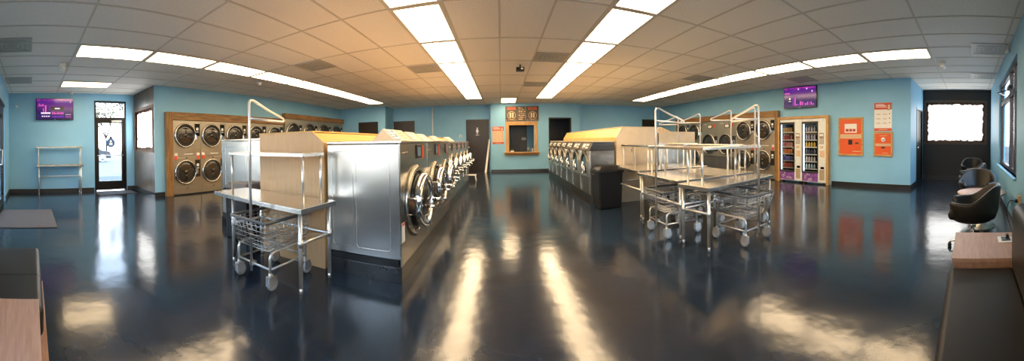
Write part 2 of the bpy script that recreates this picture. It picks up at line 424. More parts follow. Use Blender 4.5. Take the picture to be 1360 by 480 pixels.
w2 = struct('window_2', MB().box(-8.10, -6.86, YLA+.05, YLA+.07, 1.16, 2.22), film)
link('paper_border', paper_border('x', -8.10, -6.86, 1.16, 2.22, YLA+.035, YLA+.049, .09), brownp, w2)
link('window_frame', MB().box(-8.16, -8.10, YLA-.012, YLA+.05, 1.08, 2.30).box(-6.86, -6.79, YLA-.012, YLA+.05, 1.08, 2.30).box(-8.10, -6.86, YLA-.012, YLA+.05, 1.08, 1.16).box(-8.10, -6.86, YLA-.012, YLA+.05, 2.22, 2.30), mat('brown_wood_strip', (.20, .13, .085), .6, noise=(10, .4, 5)), w2)
# storefront on the left of the window wall
def storefront():
    y0, y1 = YW-.11, YW-.03
    o = struct('door_7', MB().box(-6.95, -6.86, y0, y1, 0, 2.2).box(-6.0, -5.9, y0, y1, 0, 2.2).box(-6.86, -6.0, y0, y1, 0, .16).box(-6.86, -6.0, y0, y1, 1.98, 2.2), alum)
    link('door_glass', MB().box(-6.86, -6.0, y0+.03, y0+.038, .16, 1.98), glass, o)
    link('door_handle', MB().tube([(-6.05, y1, .9), (-6.05, y1+.06, .9), (-6.05, y1+.06, 1.2), (-6.05, y1, 1.2)], .012), zinc, o)
    w = struct('window_3', MB().box(-5.9, -5.82, y0, y1, 0, 2.2).box(-5.1, -5.02, y0, y1, 0, 2.2).box(-4.38, -4.3, y0, y1, 0, 2.2).box(-5.82, -4.38, y0, y1, 0, .1).box(-5.82, -4.38, y0, y1, 2.12, 2.2), alum)
    link('window_glass', MB().box(-5.82, -5.1, y0+.03, y0+.038, .1, 2.12).box(-5.02, -4.38, y0+.03, y0+.038, .1, 2.12), glass, w)
    struct('trim_3', MB().box(-7.0, -4.3, YW-.13, YW+.005, 2.2, 2.25), alum)
storefront()
for i, (a, b, c, d) in enumerate(WINS):
    y0, y1 = YW-.11, YW-.04
    mb = MB().box(a, a+.06, y0, y1, c, d).box(b-.06, b, y0, y1, c, d).box(a+.06, b-.06, y0, y1, c, c+.06).box(a+.06, b-.06, y0, y1, d-.06, d)
    if i == 3:
        for xm in (4.45, 4.98): mb.box(xm, xm+.09, y0, y1, c, d)
        mb.box(4.04, 6.44, y0, y1, 1.95, 2.03)
    w = struct('window_%d' % (i+4), mb, bronze if i == 3 else alum)
    link('window_glass', MB().box(a+.06, b-.06, y0+.03, y0+.038, c+.06, d-.06), glass, w)
    link('window_sill', MB().box(a-.03, b+.03, YW-.04, YW+.05, c-.03, c), white if i < 3 else blue, w)
    if i == 3:
        link('window_closer', MB().box(4.7, 4.98, y1, y1+.06, 2.06, 2.12).tube([(4.8, y1+.05, 2.05), (5.1, y1+.2, 2.04), (5.45, y1+.03, 2.05)], .01), blackp, w)

# outside ---------------------------------------------------------------
struct('ground', MB().box(-90, 60, -60, 60, -.25, -.12), concrete)
struct('roadway', MB().box(-13.2, -9.0, -40, 40, -.118, -.10), asphalt)
def tree(loc, h, seed, leaf, label):
    rnd = random.Random(seed); wood = MB(); lv = MB()
    def br(p, d, L, r, k):
        q = p+d*L; m = p+d*L*.5+Vector((rnd.uniform(-.06, .06)*L, rnd.uniform(-.06, .06)*L, 0))
        wood.tube([p, m, q], [r, r*.8, r*.6], 6)
        if k >= 2:
            for _ in range(12 if k == 4 else 3):
                c = q+Vector((rnd.gauss(0, .5), rnd.gauss(0, .5), rnd.gauss(0, .45))); s = rnd.uniform(.08, .17)
                a = Vector((rnd.gauss(0, 1), rnd.gauss(0, 1), rnd.gauss(0, 1))).normalized(); b = a.orthogonal().normalized()
                lv.add([c-a*s, c+b*s*.6, c+a*s, c-b*s*.6], [(0, 1, 2, 3)])
        if k < 4:
            for i in range(3):
                a = rnd.uniform(0, 2*pi); nd = (d+Vector((cos(a), sin(a), rnd.uniform(-.1, .5)))*rnd.uniform(.5, .8)).normalized()
                br(q, nd, L*rnd.uniform(.6, .8), r*.6, k+1)
    br(Vector((0, 0, 0)), Vector((0, 0, 1)), h*.3, h*.022, 0)
    t = thing('tree', label, 'tree', loc, 0, 'trees beyond the parking lot')
    link('trunk', wood, bark, t); link('foliage', lv, leaf, t)
tree((-40, 10.2, -.12), 8.5, 1, leafm, 'yellow-leaved tree seen through the left glass door, left of the darker tree')
tree((-42, 16.2, -.12), 8.5, 2, leafg, 'dark green tree at the right side of the left glass door view')
tree((-24, 8.9, -.12), 7.6, 5, leafm, 'bare-branched tree nearest behind the transom of the left glass door')
def car():
    t = thing('car', 'silver-grey parked car seen through the left glass door', 'car', (-27, 4.9, -.12), pi/2)
    prof = [(-2.2, .35), (-2.2, .8), (-1.9, 1.0), (-1.3, 1.08), (-.75, 1.5), (.7, 1.52), (1.35, 1.08), (2.0, .98), (2.2, .8), (2.25, .35)]
    link('body', MB().prism(prof, 'y', -.85, .85), carp, t, .05)
    link('side_window', MB().prism([(-1.15, 1.1), (-.7, 1.42), (.62, 1.44), (1.12, 1.1)], 'y', -.862, .862), dglass, t)
    for x in (-1.4, 1.4):
        for y in (-.87, .87):
            w = link('wheel', MB().lathe([(.12, .11), (.3, .11), (.34, .07), (.34, -.07), (.3, -.11), (.12, -.11)], (x, y, .34), 'y', 24), rubber, t)
            link('hub', MB().lathe([(.01, .125), (.17, .12), (.19, .10), (.19, -.10), (.17, -.12), (.01, -.125)], (x, y, .34), 'y', 16), chrome, w)
car()

# ------------------------------------------------------------------ ceiling things
def lamp_proto():
    t = thing('ceiling_light', '', 'ceiling light')
    W, D = .305, .61
    fr = MB().box(-W+.005, W-.005, -D+.005, -D+.045, -.014, 0).box(-W+.005, W-.005, D-.045, D-.005, -.014, 0).box(-W+.005, -W+.045, -D+.045, D-.045, -.014, 0).box(W-.045, W-.005, -D+.045, D-.045, -.014, 0)
    link('frame', fr, tbar, t)
    link('diffuser', MB().box(-W+.045, W-.045, -D+.045, D-.045, -.012, -.004), LAMP, t)
    return t
rows = [(-7.5, -3, 5, 'outer left'), (-1.5, -2, 5, 'inner left'), (2.5, -2, 5, 'inner right'), (8.5, -3, 5, 'outer right')]
first = None
for (k, j0, j1, nm) in rows:
    for q, j in enumerate(range(j0, j1)):
        loc = (.61*k+.002, 4.358+1.22*(j+.5), CE-.001)
        lab = 'fluorescent ceiling panel, %s from the window end of the %s row' % (ORD[q], nm)
        if first is None:
            first = lamp_proto(); first.location = loc; first['label'] = lab; first['group'] = 'ceiling light panels'
        else: dup(first, loc, 0, lab)
dup(first, (.305, 4.358+1.22*5.5, CE-.001), 0, 'short-looking ceiling light just in front of the service window')
dup(first, (.61*-11.5, 4.358-1.22*2.5, CE-.001), 0, 'lone ceiling light nearest the left glass door, beyond the long row')
vent0 = None
for (x, y, lab) in [(-1.52, 5.93, 'beside the inner left light row'), (-3.3, 4.68, 'between the two left light rows'), (.92, 5.33, 'before the black projector in the aisle'),
                    (.92, 7.9, 'farthest down the centre aisle'), (4.55, 5.85, 'left of the outer right light row'), (6.45, 4.05, 'above the right television'),
                    (4.97, -.29, 'near the right windows, closest to the camera'), (7.08, -.29, 'near the right windows, by the black wall'),
                    (-4.35, -.27, 'at the left edge, closest to the camera'), (-6.65, -.27, 'at the left edge, by the left end wall')]:
    lab = 'grey square ceiling vent '+lab
    if vent0 is None:
        t = vent0 = thing('ceiling_vent', lab, 'vent', (x, y, CE-.001), 0, 'ceiling vents')
        link('frame', MB().box(-.29, .29, -.29, -.25, -.014, 0).box(-.29, .29, .25, .29, -.014, 0).box(-.29, -.25, -.25, .25, -.014, 0).box(.25, .29, -.25, .25, -.014, 0), ventm, t)
        mb = MB()
        for i in range(3):
            a = .24-.07*i; b = a-.03
            mb.box(-a, a, -a, -b, -.010, -.004).box(-a, a, b, a, -.010, -.004).box(-a, -b, -b, b, -.010, -.004).box(b, a, -b, b, -.010, -.004)
        link('louvre', mb, ventm, t)
        link('back_plate', MB().box(-.25, .25, -.25, .25, -.006, 0), mat('vent_dark', (.36, .35, .32), .6), t)
    else: dup(vent0, (x, y, CE-.001), 0, lab)
def dome(x, y, lab, name='smoke_detector', cat='detector', s=1.):
    t = thing(name, lab, cat, (x, y, CE-.001))
    link('base', MB().lathe([(.07*s, 0), (.07*s, -.02), (.06*s, -.028)], n=20), white, t)
    link('dome', MB().lathe([(.055*s, -.024), (.05*s, -.05), (.03*s, -.066), (.001, -.07)], n=20), white, t)
dome(-8.05, 1.1, 'white dome camera above the left television', 'security_camera', 'camera')
dome(-5.21, 5.02, 'white smoke detector beside the outer left light row')
dome(4.72, 5.06, 'white smoke detector beside the outer right light row')
dome(-6.25, 11.1, 'small white dome at the far left ceiling corner', 'security_camera', 'camera')
for (x, y, lab) in ((-5.34, .57, 'two-headed white emergency light on the ceiling left of the first outer left light'), (5.86, .55, 'two-headed white emergency light on the ceiling near the right alcove')):
    t = thing('emergency_light', lab, 'emergency light', (x, y, CE-.001))
    link('housing', MB().box(-.09, .09, -.06, .06, -.05, 0), white, t, .01)
    for s in (-1, 1):
        link('lamp_head', MB().lathe([(.02, -.05), (.05, -.07), (.055, -.11), (.01, -.115)], (s*.06, 0, 0), n=16), white, t)
t = thing('projector', 'small black device hanging from the ceiling above the aisle', 'projector', (.40, 5.9, CE-.001))
link('mount', MB().tube([(0, 0, 0), (0, 0, -.07)], .015), blackp, t)
link('body', MB().box(-.08, .08, -.07, .07, -.13, -.06), blackp, t, .01)
link('lens', MB().lathe([(.02, .09), (.025, .07)], (.03, 0, -.095), 'y', 14), chrome, t)
tag(link('ceiling_conduit', MB().tube([(-2.82, 12.2, CE), (-2.82, 12.2, .05)], .022), white), 'thin white pipe running down the blue back wall', 'pipe')

# ------------------------------------------------------------------ dryers
PY = mat('pine_y', (.32, .17, .055), .5, wood=((9, 1.2, 9), (.15, .07, .02), 2.0), bump=(30, .05))
struct('trim_4', MB().box(XL+.005, XL+.145, 3.20, 3.38, 0, 2.09), pinev, .004)
struct('trim_5', MB().box(XL+.005, XL+.145, 3.38, 7.49, 1.892, 2.09), PY, .004)
struct('trim_6', MB().box(XL+.005, XL+.145, 7.49, YB0-.01, 2.107, 2.29), PY, .004)
struct('trim_7', MB().box(XR-.145, XR-.005, 5.305, 5.415, 0, 2.08), pinev, .004)
struct('trim_8', MB().box(XR-.145, XR-.005, 5.415, 10.62, 1.892, 2.08), PY, .004)
struct('trim_9', MB().box(XR-.145, XR-.005, 10.51, 10.62, 0, 1.892), pinev, .004)
DR = mat('door_ring', (.50, .49, .47), .2, 1.)
def round_door(t, c, Rr, name='door', deep=.05, glassm=smoke, ringm=DR, handle=True, win=None):
    cx, cy, cz = c
    dr = link(name, MB().ring([(Rr, 0), (Rr, deep*.6), (Rr-.012, deep), (Rr-.036, deep), (Rr-.046, deep*.5), (Rr-.046, 0)], (cx, cy, cz), 'y', 40), ringm, t)
    link('door_glass', MB().lathe([(Rr-.045, .004), (Rr-.05, deep*.6), (Rr*.6, deep*.85), (.001, deep*.9)], (cx, cy, cz), 'y', 32), glassm, dr)
    return dr
def stack_dryer(w, h, Rr, zu, zl, name='stacked_dryer'):
    t = thing(name, '', 'dryer')
    W = w/2-.004; zm = h/2+.02
    link('lower_body', MB().box(-W, W, 0, .09, .03, zm-.004), dryf, t, .006)
    link('upper_body', MB().box(-W, W, 0, .09, zm+.004, h), dryf, t, .006)
    link('kick_plate', MB().box(-W, W, .02, .09, 0, .03), blackp, t)
    for z in (zu, zl):
        x = -.06
        d = round_door(t, (x, 0, z), Rr)
        link('door_gasket', MB().ring([(Rr-.045, .001), (Rr-.047, .044), (Rr-.075, .046), (Rr-.075, .001)], (x, 0, z), 'y', 32), blackp, d)
        dm = MB()
        for k in range(3):   # drum ribs seen behind the glass
            a = 2*pi*k/3+z; dm.tube([(x+cos(a)*.04, -.051, z+sin(a)*.04), (x+cos(a)*Rr*.62, -.048, z+sin(a)*Rr*.62)], .012, 6)
        dm.lathe([(.001, .056), (.045, .054), (.05, .045)], (x, 0, z), 'y', 16)
        link('drum_ribs', dm, drum, d)
        cp = link('control_panel', MB().box(W-.17, W-.02, -.006, 0, z-.02 if z == zu else z-.14, z+.30), dglass if z == zu else blackp, t)
        link('control_buttons', MB().box(W-.13, W-.06, -.010, -.006, z+.08, z+.10).box(W-.13, W-.06, -.010, -.006, z+.13, z+.20), silver, cp)
    link('door_handle', MB().box(-.06+Rr-.03, -.06+Rr+.03, -.075, -.02, zu-.12, zu-.0), pinel if False else chrome, t, .006)
    link('door_handle', MB().box(-.06+Rr-.03, -.06+Rr+.03, -.075, -.02, zl-.05, zl+.07), chrome, t, .006)
    link('name_plate', MB().box(-.10, .16, -.004, 0, zm+.06, zm+.085), silver, t)
    link('coin_lock', MB().lathe([(.018, .006), (.022, 0)], (-.02, 0, zm-.03), 'y', 12), blackp, t)
    link('lint_panel', MB().box(-W+.10, W-.12, -.005, 0, .10, .20), dryf, t, .003)
    link('lint_lock', MB().lathe([(.016, .012), (.018, .004)], (0, 0, .17), 'y', 12), blackp, t)
    for s in (-1, 1):
        st = link('sticker', MB().box(s*(W-.075)-.045, s*(W-.075)+.045, -.003, 0, zm+.03, zm+.10), whitel, t); st['label'] = 'white top sticker strip'
        st = link('sticker', MB().box(s*(W-.075)-.045, s*(W-.075)+.045, -.003, 0, zm-.06, zm+.03), red, t); st['label'] = 'red lower sticker strip'
    return t
sd = stack_dryer(.81, 1.886, .315, 1.51, .58)
G = 'stacked dryers in the left wall'
for i in range(5):
    y = 3.79+.81*i; lab = 'steel stacked double dryer in the left wall, %s from the near wood upright' % ORD[i]
    if i == 0: sd.location = (XL+.115, y, 0); sd.rotation_euler.z = pi/2; sd['label'] = lab; sd['group'] = G
    else: dup(sd, (XL+.115, y, 0), pi/2, lab)
GR = 'stacked dryers in the right wall'
for i, (y, lab) in enumerate(((5.825, 'nearest the right vending machine'), (6.638, 'second from the vending machines'), (9.28, 'just beyond the two large single dryers'), (10.095, 'farthest along the right wall'))):
    dup(sd, (XR-.115, y, 0), -pi/2, 'steel stacked double dryer in the right wall, '+lab, GR)
bd = stack_dryer(.95, 2.10, .375, 1.62, .62, 'large_stacked_dryer')
for i in range(4):
    y = 7.97+.95*i if i else 7.97
    lab = 'taller steel dryer under the raised header board, %s from its near end' % ORD[i]
    if i == 0: bd.location = (XL+.115, 7.97, 0); bd.rotation_euler.z = pi/2; bd['label'] = lab; bd['group'] = 'tall dryers in the left wall'
    elif i < 4 and 7.97+.95*i+.47 < YB0: dup(bd, (XL+.115, 7.97+.95*i, 0), pi/2, lab)
def single_dryer():
    t = thing('single_dryer', 'large single-door dryer in the right wall, nearer one with white screen label', 'dryer', (XR-.115, 7.505, 0), -pi/2, 'single-door dryers in the right wall')
    W = .455; h = 1.886
    link('upper_body', MB().box(-W, W, 0, .09, .62, h), dryf, t, .006)
    link('lower_body', MB().box(-W, W, 0, .09, .03, .60), dryd, t, .006)
    link('kick_plate', MB().box(-W, W, .02, .09, 0, .03), blackp, t)
    link('body_joint', MB().box(-W, W, .02, .09, .60, .62), blackp, t)
    d = round_door(t, (-.05, 0, 1.06), .37)
    link('door_gasket', MB().ring([(.295, .001), (.292, .052), (.27, .054), (.27, .001)], (-.05, 0, 1.06), 'y', 32), blackp, d)
    link('door_panel', MB().box(.25, .42, -.012, 0, .80, 1.34), blackp, t)
    link('door_handle', MB().box(.35, .41, -.06, -.012, .92, 1.2), chrome, t, .006)
    s = link('screen', MB().box(-.12, .12, -.008, 0, 1.62, 1.76), blackp, t)
    link('screen_face', MB().box(-.09, .09, -.011, -.008, 1.645, 1.74), whitel, s)
    link('sticker', MB().box(.17, .30, -.003, 0, 1.66, 1.78), red, t)
    link('name_plate', MB().box(-.35, -.2, -.004, 0, 1.78, 1.80), silver, t)
    return t
s1 = single_dryer()
dup(s1, (XR-.115, 8.42, 0), -pi/2, 'large single-door dryer in the right wall, farther one with white screen label')

# ------------------------------------------------------------------ washers
def washer(w, d, h, Rd, zc, name='washing_machine', z0=.14, side=True):
    """front at y=0 facing -Y, x across"""
    t = thing(name, '', 'washer'); W = w/2-.003
    link('body', MB().box(-W, W, .012, d, .20, h-.028), steel, t, .008)
    link('front_panel', MB().box(-W, W, 0, .014, z0, h-.028), front, t, .003)
    link('kick_recess', MB().box(-W, W, .03, d-.03, z0, .20), blackp, t)
    link('top_lid', MB().box(-W-.002, W+.002, -.012, d+.005, h-.026, h), steelh, t, .006)
    if side:
        for s in (-1, 1):
            mb = MB(); x = s*W; x1 = s*(W+.003)
            for (a, b) in ((.10, d*.58), (d*.62, d-.06)):
                pts = []
                for (u, v, q) in ((b-.03, h-.13, 0), (a+.03, h-.13, 1), (a+.03, .30, 2), (b-.03, .30, 3)):
                    for k in range(5):
                        an = q*pi/2+k*pi/8
                        pts.append((x, u+.03*cos(an), v+.03*sin(an)))
                mb.tube(pts, .0035, 5, True)
            link('side_panel_pressing', mb, steelh, t)
    # lower service panel line
    link('service_panel', MB().box(-W+.01, W-.01, -.003, 0, z0+.01, z0+.19 if Rd > .28 else z0+.14), front, t, .002)
    # door
    c = (-.01, 0, zc)
    link('door_bezel', MB().ring([(Rd+.03, 0), (Rd+.025, .02), (Rd-.01, .035), (Rd-.03, .03), (Rd-.04, 0)], c, 'y', 40), front, t)
    link('door_opening', MB().lathe([(Rd-.035, .006), (Rd-.05, .012), (.001, .012)], c, 'y', 36), blackp, t)
    e = Rd-.06
    dr = link('door', MB().ring([(e, .05), (e+.01, .09), (e-.01, .13), (e-.045, .135), (e-.06, .11), (e-.06, .05)], c, 'y', 40), chrome, t)
    link('door_glass', MB().lathe([(e-.055, .06), (e-.07, .10), (e*.5, .125), (.001, .13)], c, 'y', 32), smoke, dr)
    link('door_boss', MB().lathe([(e, .012), (e-.02, .05)], c, 'y', 32), blackp, dr)
    link('door_hinge', MB().box(c[0]-Rd-.02, c[0]-Rd+.06, -.10, -.01, zc-.08, zc+.08), chrome, dr, .01)
    hd = MB().tube([(c[0]+e-.03, -.12, zc-.03), (c[0]+e-.03, -.20, zc-.03)], .013, 10)
    hd.tube([(c[0]+e-.10, -.19, zc-.03), (c[0]+e+.04, -.19, zc-.03)], .014, 10)
    link('door_handle', hd, chrome, dr)
    link('door_latch', MB().tube([(c[0]-.02, -.125, zc-.06), (c[0]-.02, -.20, zc-.06)], .016, 10), chrome, dr)
    link('door_bolt', MB().tube([(c[0]+.0, -.12, zc-Rd*.5), (c[0]+.02, -.15, zc-Rd*.75)], .018, 8), chrome, dr)
    # controls
    k = min(1, w/.9)
    cp = link('control_panel', MB().box(.02*k, .20*k, -.012, 0, h-.19, h-.045), blackp, t, .004)
    link('control_display', MB().box(.05*k, .15*k, -.015, -.012, h-.165, h-.07), lcd, cp)
    link('price_strip', MB().box(.25*k, .33*k, -.003, 0, h-.20, h-.055), red, t)
    link('name_script', MB().tube([(-W+.05+.02*i, -.004, h-.115+(.008 if i % 2 else -.004)) for i in range(8)], .003, 5), chrome, t)
    ws = link('warning_sticker', MB().box(-W+.02, -W+.09, -.004, 0, z0+.21, z0+.38), whitel, t); ws['label'] = 'white warning sticker'
    link('sticker_heading', MB().box(-W+.02, -W+.09, -.006, -.004, z0+.36, z0+.38), red, ws)
    return t
XF = -.87
GW = 'washers along the left side of the aisle'
w_a = washer(.97, .76, 1.262, .33, .655); w_a.location = (XF, 2.955, 0); w_a.rotation_euler.z = pi/2
w_a['label'] = 'largest steel front-load washer at the near end of the tan-partition island'; w_a['group'] = GW
w_b = washer(.80, .76, 1.262, .285, .68); w_b.location = (XF, 3.845, 0); w_b.rotation_euler.z = pi/2
w_b['label'] = 'large steel washer second from the near end of the tan-partition island'; w_b['group'] = GW
w_c = washer(.64, .76, 1.262, .245, .70); w_c.location = (XF, 4.57, 0); w_c.rotation_euler.z = pi/2
w_c['label'] = 'steel washer third from the near end, last before the narrow washers'; w_c['group'] = GW
w_s = washer(.68, .64, 1.25, .235, .74, z0=.12)
for i in range(6):
    y = 5.24+.683*i; lab = 'narrow steel washer set back in the tan-partition island, %s beyond the three large ones' % ORD[i]
    if i == 0: w_s.location = (-.985, y, 0); w_s.rotation_euler.z = pi/2; w_s['label'] = lab; w_s['group'] = GW
    else: dup(w_s, (-.985, y, 0), pi/2, lab)
# far side of the tan-partition island
w_r = washer(.97, 1.0, 1.33, .33, .69)
w_r.location = (-3.78, 3.27, 0); w_r.rotation_euler.z = -pi/2
w_r['label'] = 'bright steel washer behind the grey trash bin, far side of the tan partition'; w_r['group'] = 'washers on the far side of the tan-partition island'
dup(w_r, (-3.78, 4.25, 0), -pi/2, 'steel washer behind the bin washer on the far side of the tan-partition island')
def plinth(name, label, boxes):
    mb = MB()
    for b in boxes: mb.box(*b)
    tag(link(name, mb, mat('plinth_black', (.012, .012, .013), .25, noise=(12, .4, 4)), None, .004), label, 'plinth')
plinth('washer_plinth', 'black raised base under the aisle-side washers of the tan-partition island', [(-1.64, XF+.003, 2.465, 4.89, 0, .138), (-1.64, -.982, 4.89, 9.0, 0, .118)])
plinth('washer_plinth', 'black raised base under the far-side washers of the tan-partition island', [(-3.785, -2.79, 2.78, 4.74, 0, .138)])
# bulkhead between the two rows
def bulkhead(name, label, x0, x1, y0, y1, h, hs, chamf_x, m_end, m_side, m_top, over):
    t = thing(name, label, 'partition', ((x0+x1)/2, y0, 0)); c = (x0+x1)/2
    a, b = x0-c, x1-c
    if chamf_x > 0: prof = [(a, 0), (b, 0), (b, hs), (b-chamf_x, h), (a, h)]
    else: prof = [(a, 0), (b, 0), (b, h), (a-chamf_x, h), (a, hs)]
    link('core', MB().prism([(u*.985, w_*.995) for u, w_ in prof], 'y', .025, y1-y0), m_side, t)
    link('end_panel', MB().prism(prof, 'y', 0, .024), m_end, t, .002)
    link('cap_board', MB().box(a-over+(0 if chamf_x > 0 else -chamf_x), b+over-(chamf_x if chamf_x > 0 else 0), -.005, y1-y0, h, h+.014), m_top, t)
    return t
bulkhead('washer_bulkhead', 'tan wood-grain partition between the two washer rows of the tan-partition island', -2.56, -1.655, 2.45, 9.7, 1.362, 1.255, .13, tan, orange_t, orange_t, .0)
rb = bulkhead('washer_bulkhead', 'cream partition with a clipped corner at the near end of the cream-partition island', 2.21, 3.14, 5.43, 10.45, 1.49, 1.30, -.12, cream, orange_t, cream, .0)
o = link('access_panel', MB().box(-.34, -.10, -.004, 0, .90, 1.15).box(-.33, -.11, -.006, -.004, .91, 1.14), cream, rb); o['label'] = 'faint square access panel'
link('cross_mark', MB().tube([(-.16, -.008, 1.0), (-.13, -.008, 1.06)], .004, 5).tube([(-.16, -.008, 1.06), (-.13, -.008, 1.0)], .004, 5), greyp, rb)
# small A-shaped leaflet stands on top of the washers
def leaflet(x, y, L, wd, h, z, label, m_side=creamp, i=0):
    t = thing('leaflet_stand', label, 'leaflet stand', (x, y, z), 0, 'tent-shaped stands on the left washers')
    link('stand', MB().prism([(-wd/2, 0), (wd/2, 0), (0, h)], 'y', 0, L), cream, t)
    sl = sqrt((wd/2)**2+h*h); u = Vector((wd/2, 0, -h)).normalized(); n = Vector((h, 0, wd/2)).normalized()
    def quad(mb, a0, a1, b0, b1, off=.002):
        p = [Vector((0, 0, h))+u*sl*a+Vector((0, b, 0))+n*off for a, b in ((a0, b0), (a1, b0), (a1, b1), (a0, b1))]
        q = [v-n*(off*.8) for v in p]
        mb.add(p+q, [(0, 1, 2, 3), (7, 6, 5, 4), (0, 4, 5, 1), (1, 5, 6, 2), (2, 6, 7, 3), (3, 7, 4, 0)])
    a = MB(); quad(a, .04, .96, .02, L-.02); sheet = link('printed_sheet', a, creamp, t)
    bmb = MB()
    quad(bmb, .06, .94, .03, L*.40, .0035)
    link('printed_blocks', bmb, blueprint, sheet)
    wm_ = MB()
    for r_ in range(4): quad(wm_, .12+.2*r_, .22+.2*r_, .06, L*(.34 if r_ % 2 else .24), .005)
    link('printed_letters', wm_, whitel, sheet)
    rm = MB()
    for r_ in range(4): quad(rm, .12+.2*r_, .17+.2*r_, L*.52, L*.9, .0035)
    quad(rm, .45, .6, L*.2, L*.28, .005)
    link('printed_lines', rm, red if i == 0 else creamp, sheet)
leaflet(-1.27, 3.06, .62, .28, .135, 1.263, 'tan tent-shaped stand with blue printed sheet on the nearest left washer')
leaflet(-1.27, 3.80, .42, .26, .125, 1.263, 'second tent-shaped printed stand on the large left washers', i=1)
leaflet(-1.27, 4.38, .42, .26, .11, 1.263, 'third tent-shaped printed stand on the large left washers', i=1)
leaflet(-1.32, 5.45, .50, .26, .11, 1.251, 'tent-shaped printed stand on the first narrow left washers', i=1)
leaflet(-1.32, 6.95, .60, .28, .11, 1.251, 'tent-shaped printed stand farthest along the left washers', i=1)

# cream-partition island: seven small washers facing the aisle
def small_washer():
    t = thing('small_washer', '', 'washer'); W = .347; d = .50
    link('body', MB().box(-W, W, .012, d, .0, 1.03), frontd, t, .004)
    link('base_panel', MB().box(-W, W, -.012, .012, .0, .19), mat('base_black', (.018, .017, .016), .3, .2), t, .003)
    link('lower_panel', MB().box(-W, W, -.004, .012, .20, .50), frontd, t, .003)
    link('trim_strip', MB().box(-W, W, -.012, .012, .50, .515), steelh, t)
    link('face_panel', MB().box(-W, W, -.006, .012, .515, 1.03), mat('face_grey', (.34, .33, .31), .3, .8), t, .003)
    c = link('console', MB().prism([(-.03, 1.03), (.0, 1.03), (d, 1.03), (d, 1.20), (.06, 1.20)], 'x', -W, W), blackp, t, .004)
    def slope(mb, x0, x1, s0, s1, off):
        a, b = Vector((0, -.03, 1.03)), Vector((0, .06, 1.20)); dv = b-a; n = Vector((0, -dv.z, dv.y)).normalized()
        P = [a+dv*s+n*o+Vector((x, 0, 0)) for o in (0, off) for (x, s) in ((x0, s0), (x1, s0), (x1, s1), (x0, s1))]
        mb.add(P, [(0, 3, 2, 1), (4, 5, 6, 7), (0, 1, 5, 4), (1, 2, 6, 5), (2, 3, 7, 6), (3, 0, 4, 7)])
    m1 = MB(); slope(m1, -.26, .26, .1, .9, .008); pf = link('console_face', m1, mat('console_brown', (.10, .075, .05), .4), c)
    m2 = MB(); slope(m2, -.2, -.02, .35, .75, .012); slope(m2, .05, .2, .55, .75, .012); slope(m2, .05, .2, .25, .4, .012)
    link('console_keys', m2, silver, pf)
    link('top_lid', MB().box(-W, W, .045, d, 1.20, 1.225), cream, t, .003)
    # arched door opening
    arch = [(-.21, .56), (.21, .56), (.21, .80), (.15, .90), (.0, .985), (-.15, .90), (-.21, .80)]
    out = [(-.25, .53), (.25, .53), (.25, .82), (.18, .94), (.0, 1.02), (-.18, .94), (-.25, .82)]
    n = len(arch); vs = []
    for y in (-.006, -.045):
        for (x, z) in out: vs.append((x, y, z))
        for (x, z) in arch: vs.append((x, y, z))
    fs = []
    for i in range(n):
        j = (i+1) % n
        fs += [(i, j, 2*n+j, 2*n+i), (n+i, 3*n+i, 3*n+j, n+j), (2*n+i, 2*n+j, 3*n+j, 3*n+i), (i, n+i, n+j, j)]
    link('arch_bezel', MB().add(vs, fs), steel, t)
    link('door', MB().prism(arch, 'y', -.022, -.006), dglass, t)
    hd = MB().tube([(.10, -.05, .60), (.13, -.10, .64), (.12, -.11, .74), (.08, -.06, .80)], .016, 8)
    hd.ring([(.085, .05), (.085, .07), (.06, .08), (.06, .05)], (.06, 0, .65), 'y', 20)
    hd.tube([(-.1, -.04, .6), (.06, -.07, .62)], .012, 6)
    link('door_latch', hd, chrome, t)
    link('side_post', MB().box(-W, -W+.03, -.02, .0, .2, 1.03).box(W-.03, W, -.02, 0, .2, 1.03), steelh, t)
    return t
ws = small_washer(); GS = 'small washers along the right side of the aisle'
for i in range(7):
    y = 5.80+.70*i; lab = 'small black-topped washer in the cream-partition island, %s from the near end' % ORD[i]
    if i == 0: ws.location = (1.68, y, 0); ws.rotation_euler.z = -pi/2; ws['label'] = lab; ws['group'] = GS
    else: dup(ws, (1.68, y, 0), -pi/2, lab)
w_R = washer(.97, .92, 1.40, .33, .72)
w_R.location = (4.09, 5.93, 0); w_R.rotation_euler.z = pi/2
w_R['label'] = 'steel washer end beside the cream partition of the cream-partition island'; w_R['group'] = 'washers on the far side of the cream-partition island'
dup(w_R, (4.09, 6.91, 0), pi/2, 'steel washer behind the first one on the far side of the cream-partition island')
plinth('washer_plinth', 'black raised base under the far-side washers of the cream-partition island', [(3.17, 4.093, 5.445, 7.4, 0, .138)])
tag(link('end_board', MB().box(3.165, 4.10, 5.405, 5.437, 1.16, 1.405), cream, None, .003), 'cream board fixed across the top of the steel washer end beside the cream partition', 'board')
t = thing('ribbed_rack', 'tan ribbed tent-shaped rack lying on the far-side right washers', 'rack', (3.55, 6.0, 1.401))
link('rack_board', MB().prism([(-.35, 0), (.35, 0), (.02, .13)], 'y', 0, .55), cream, t)
mb = MB()
for i in range(7): mb.box(-.33+.095*i, -.30+.095*i, -.01, .0, .005, .01+.11*(1-abs(i-3.3)/3.6))
link('rib', mb, tan, t)

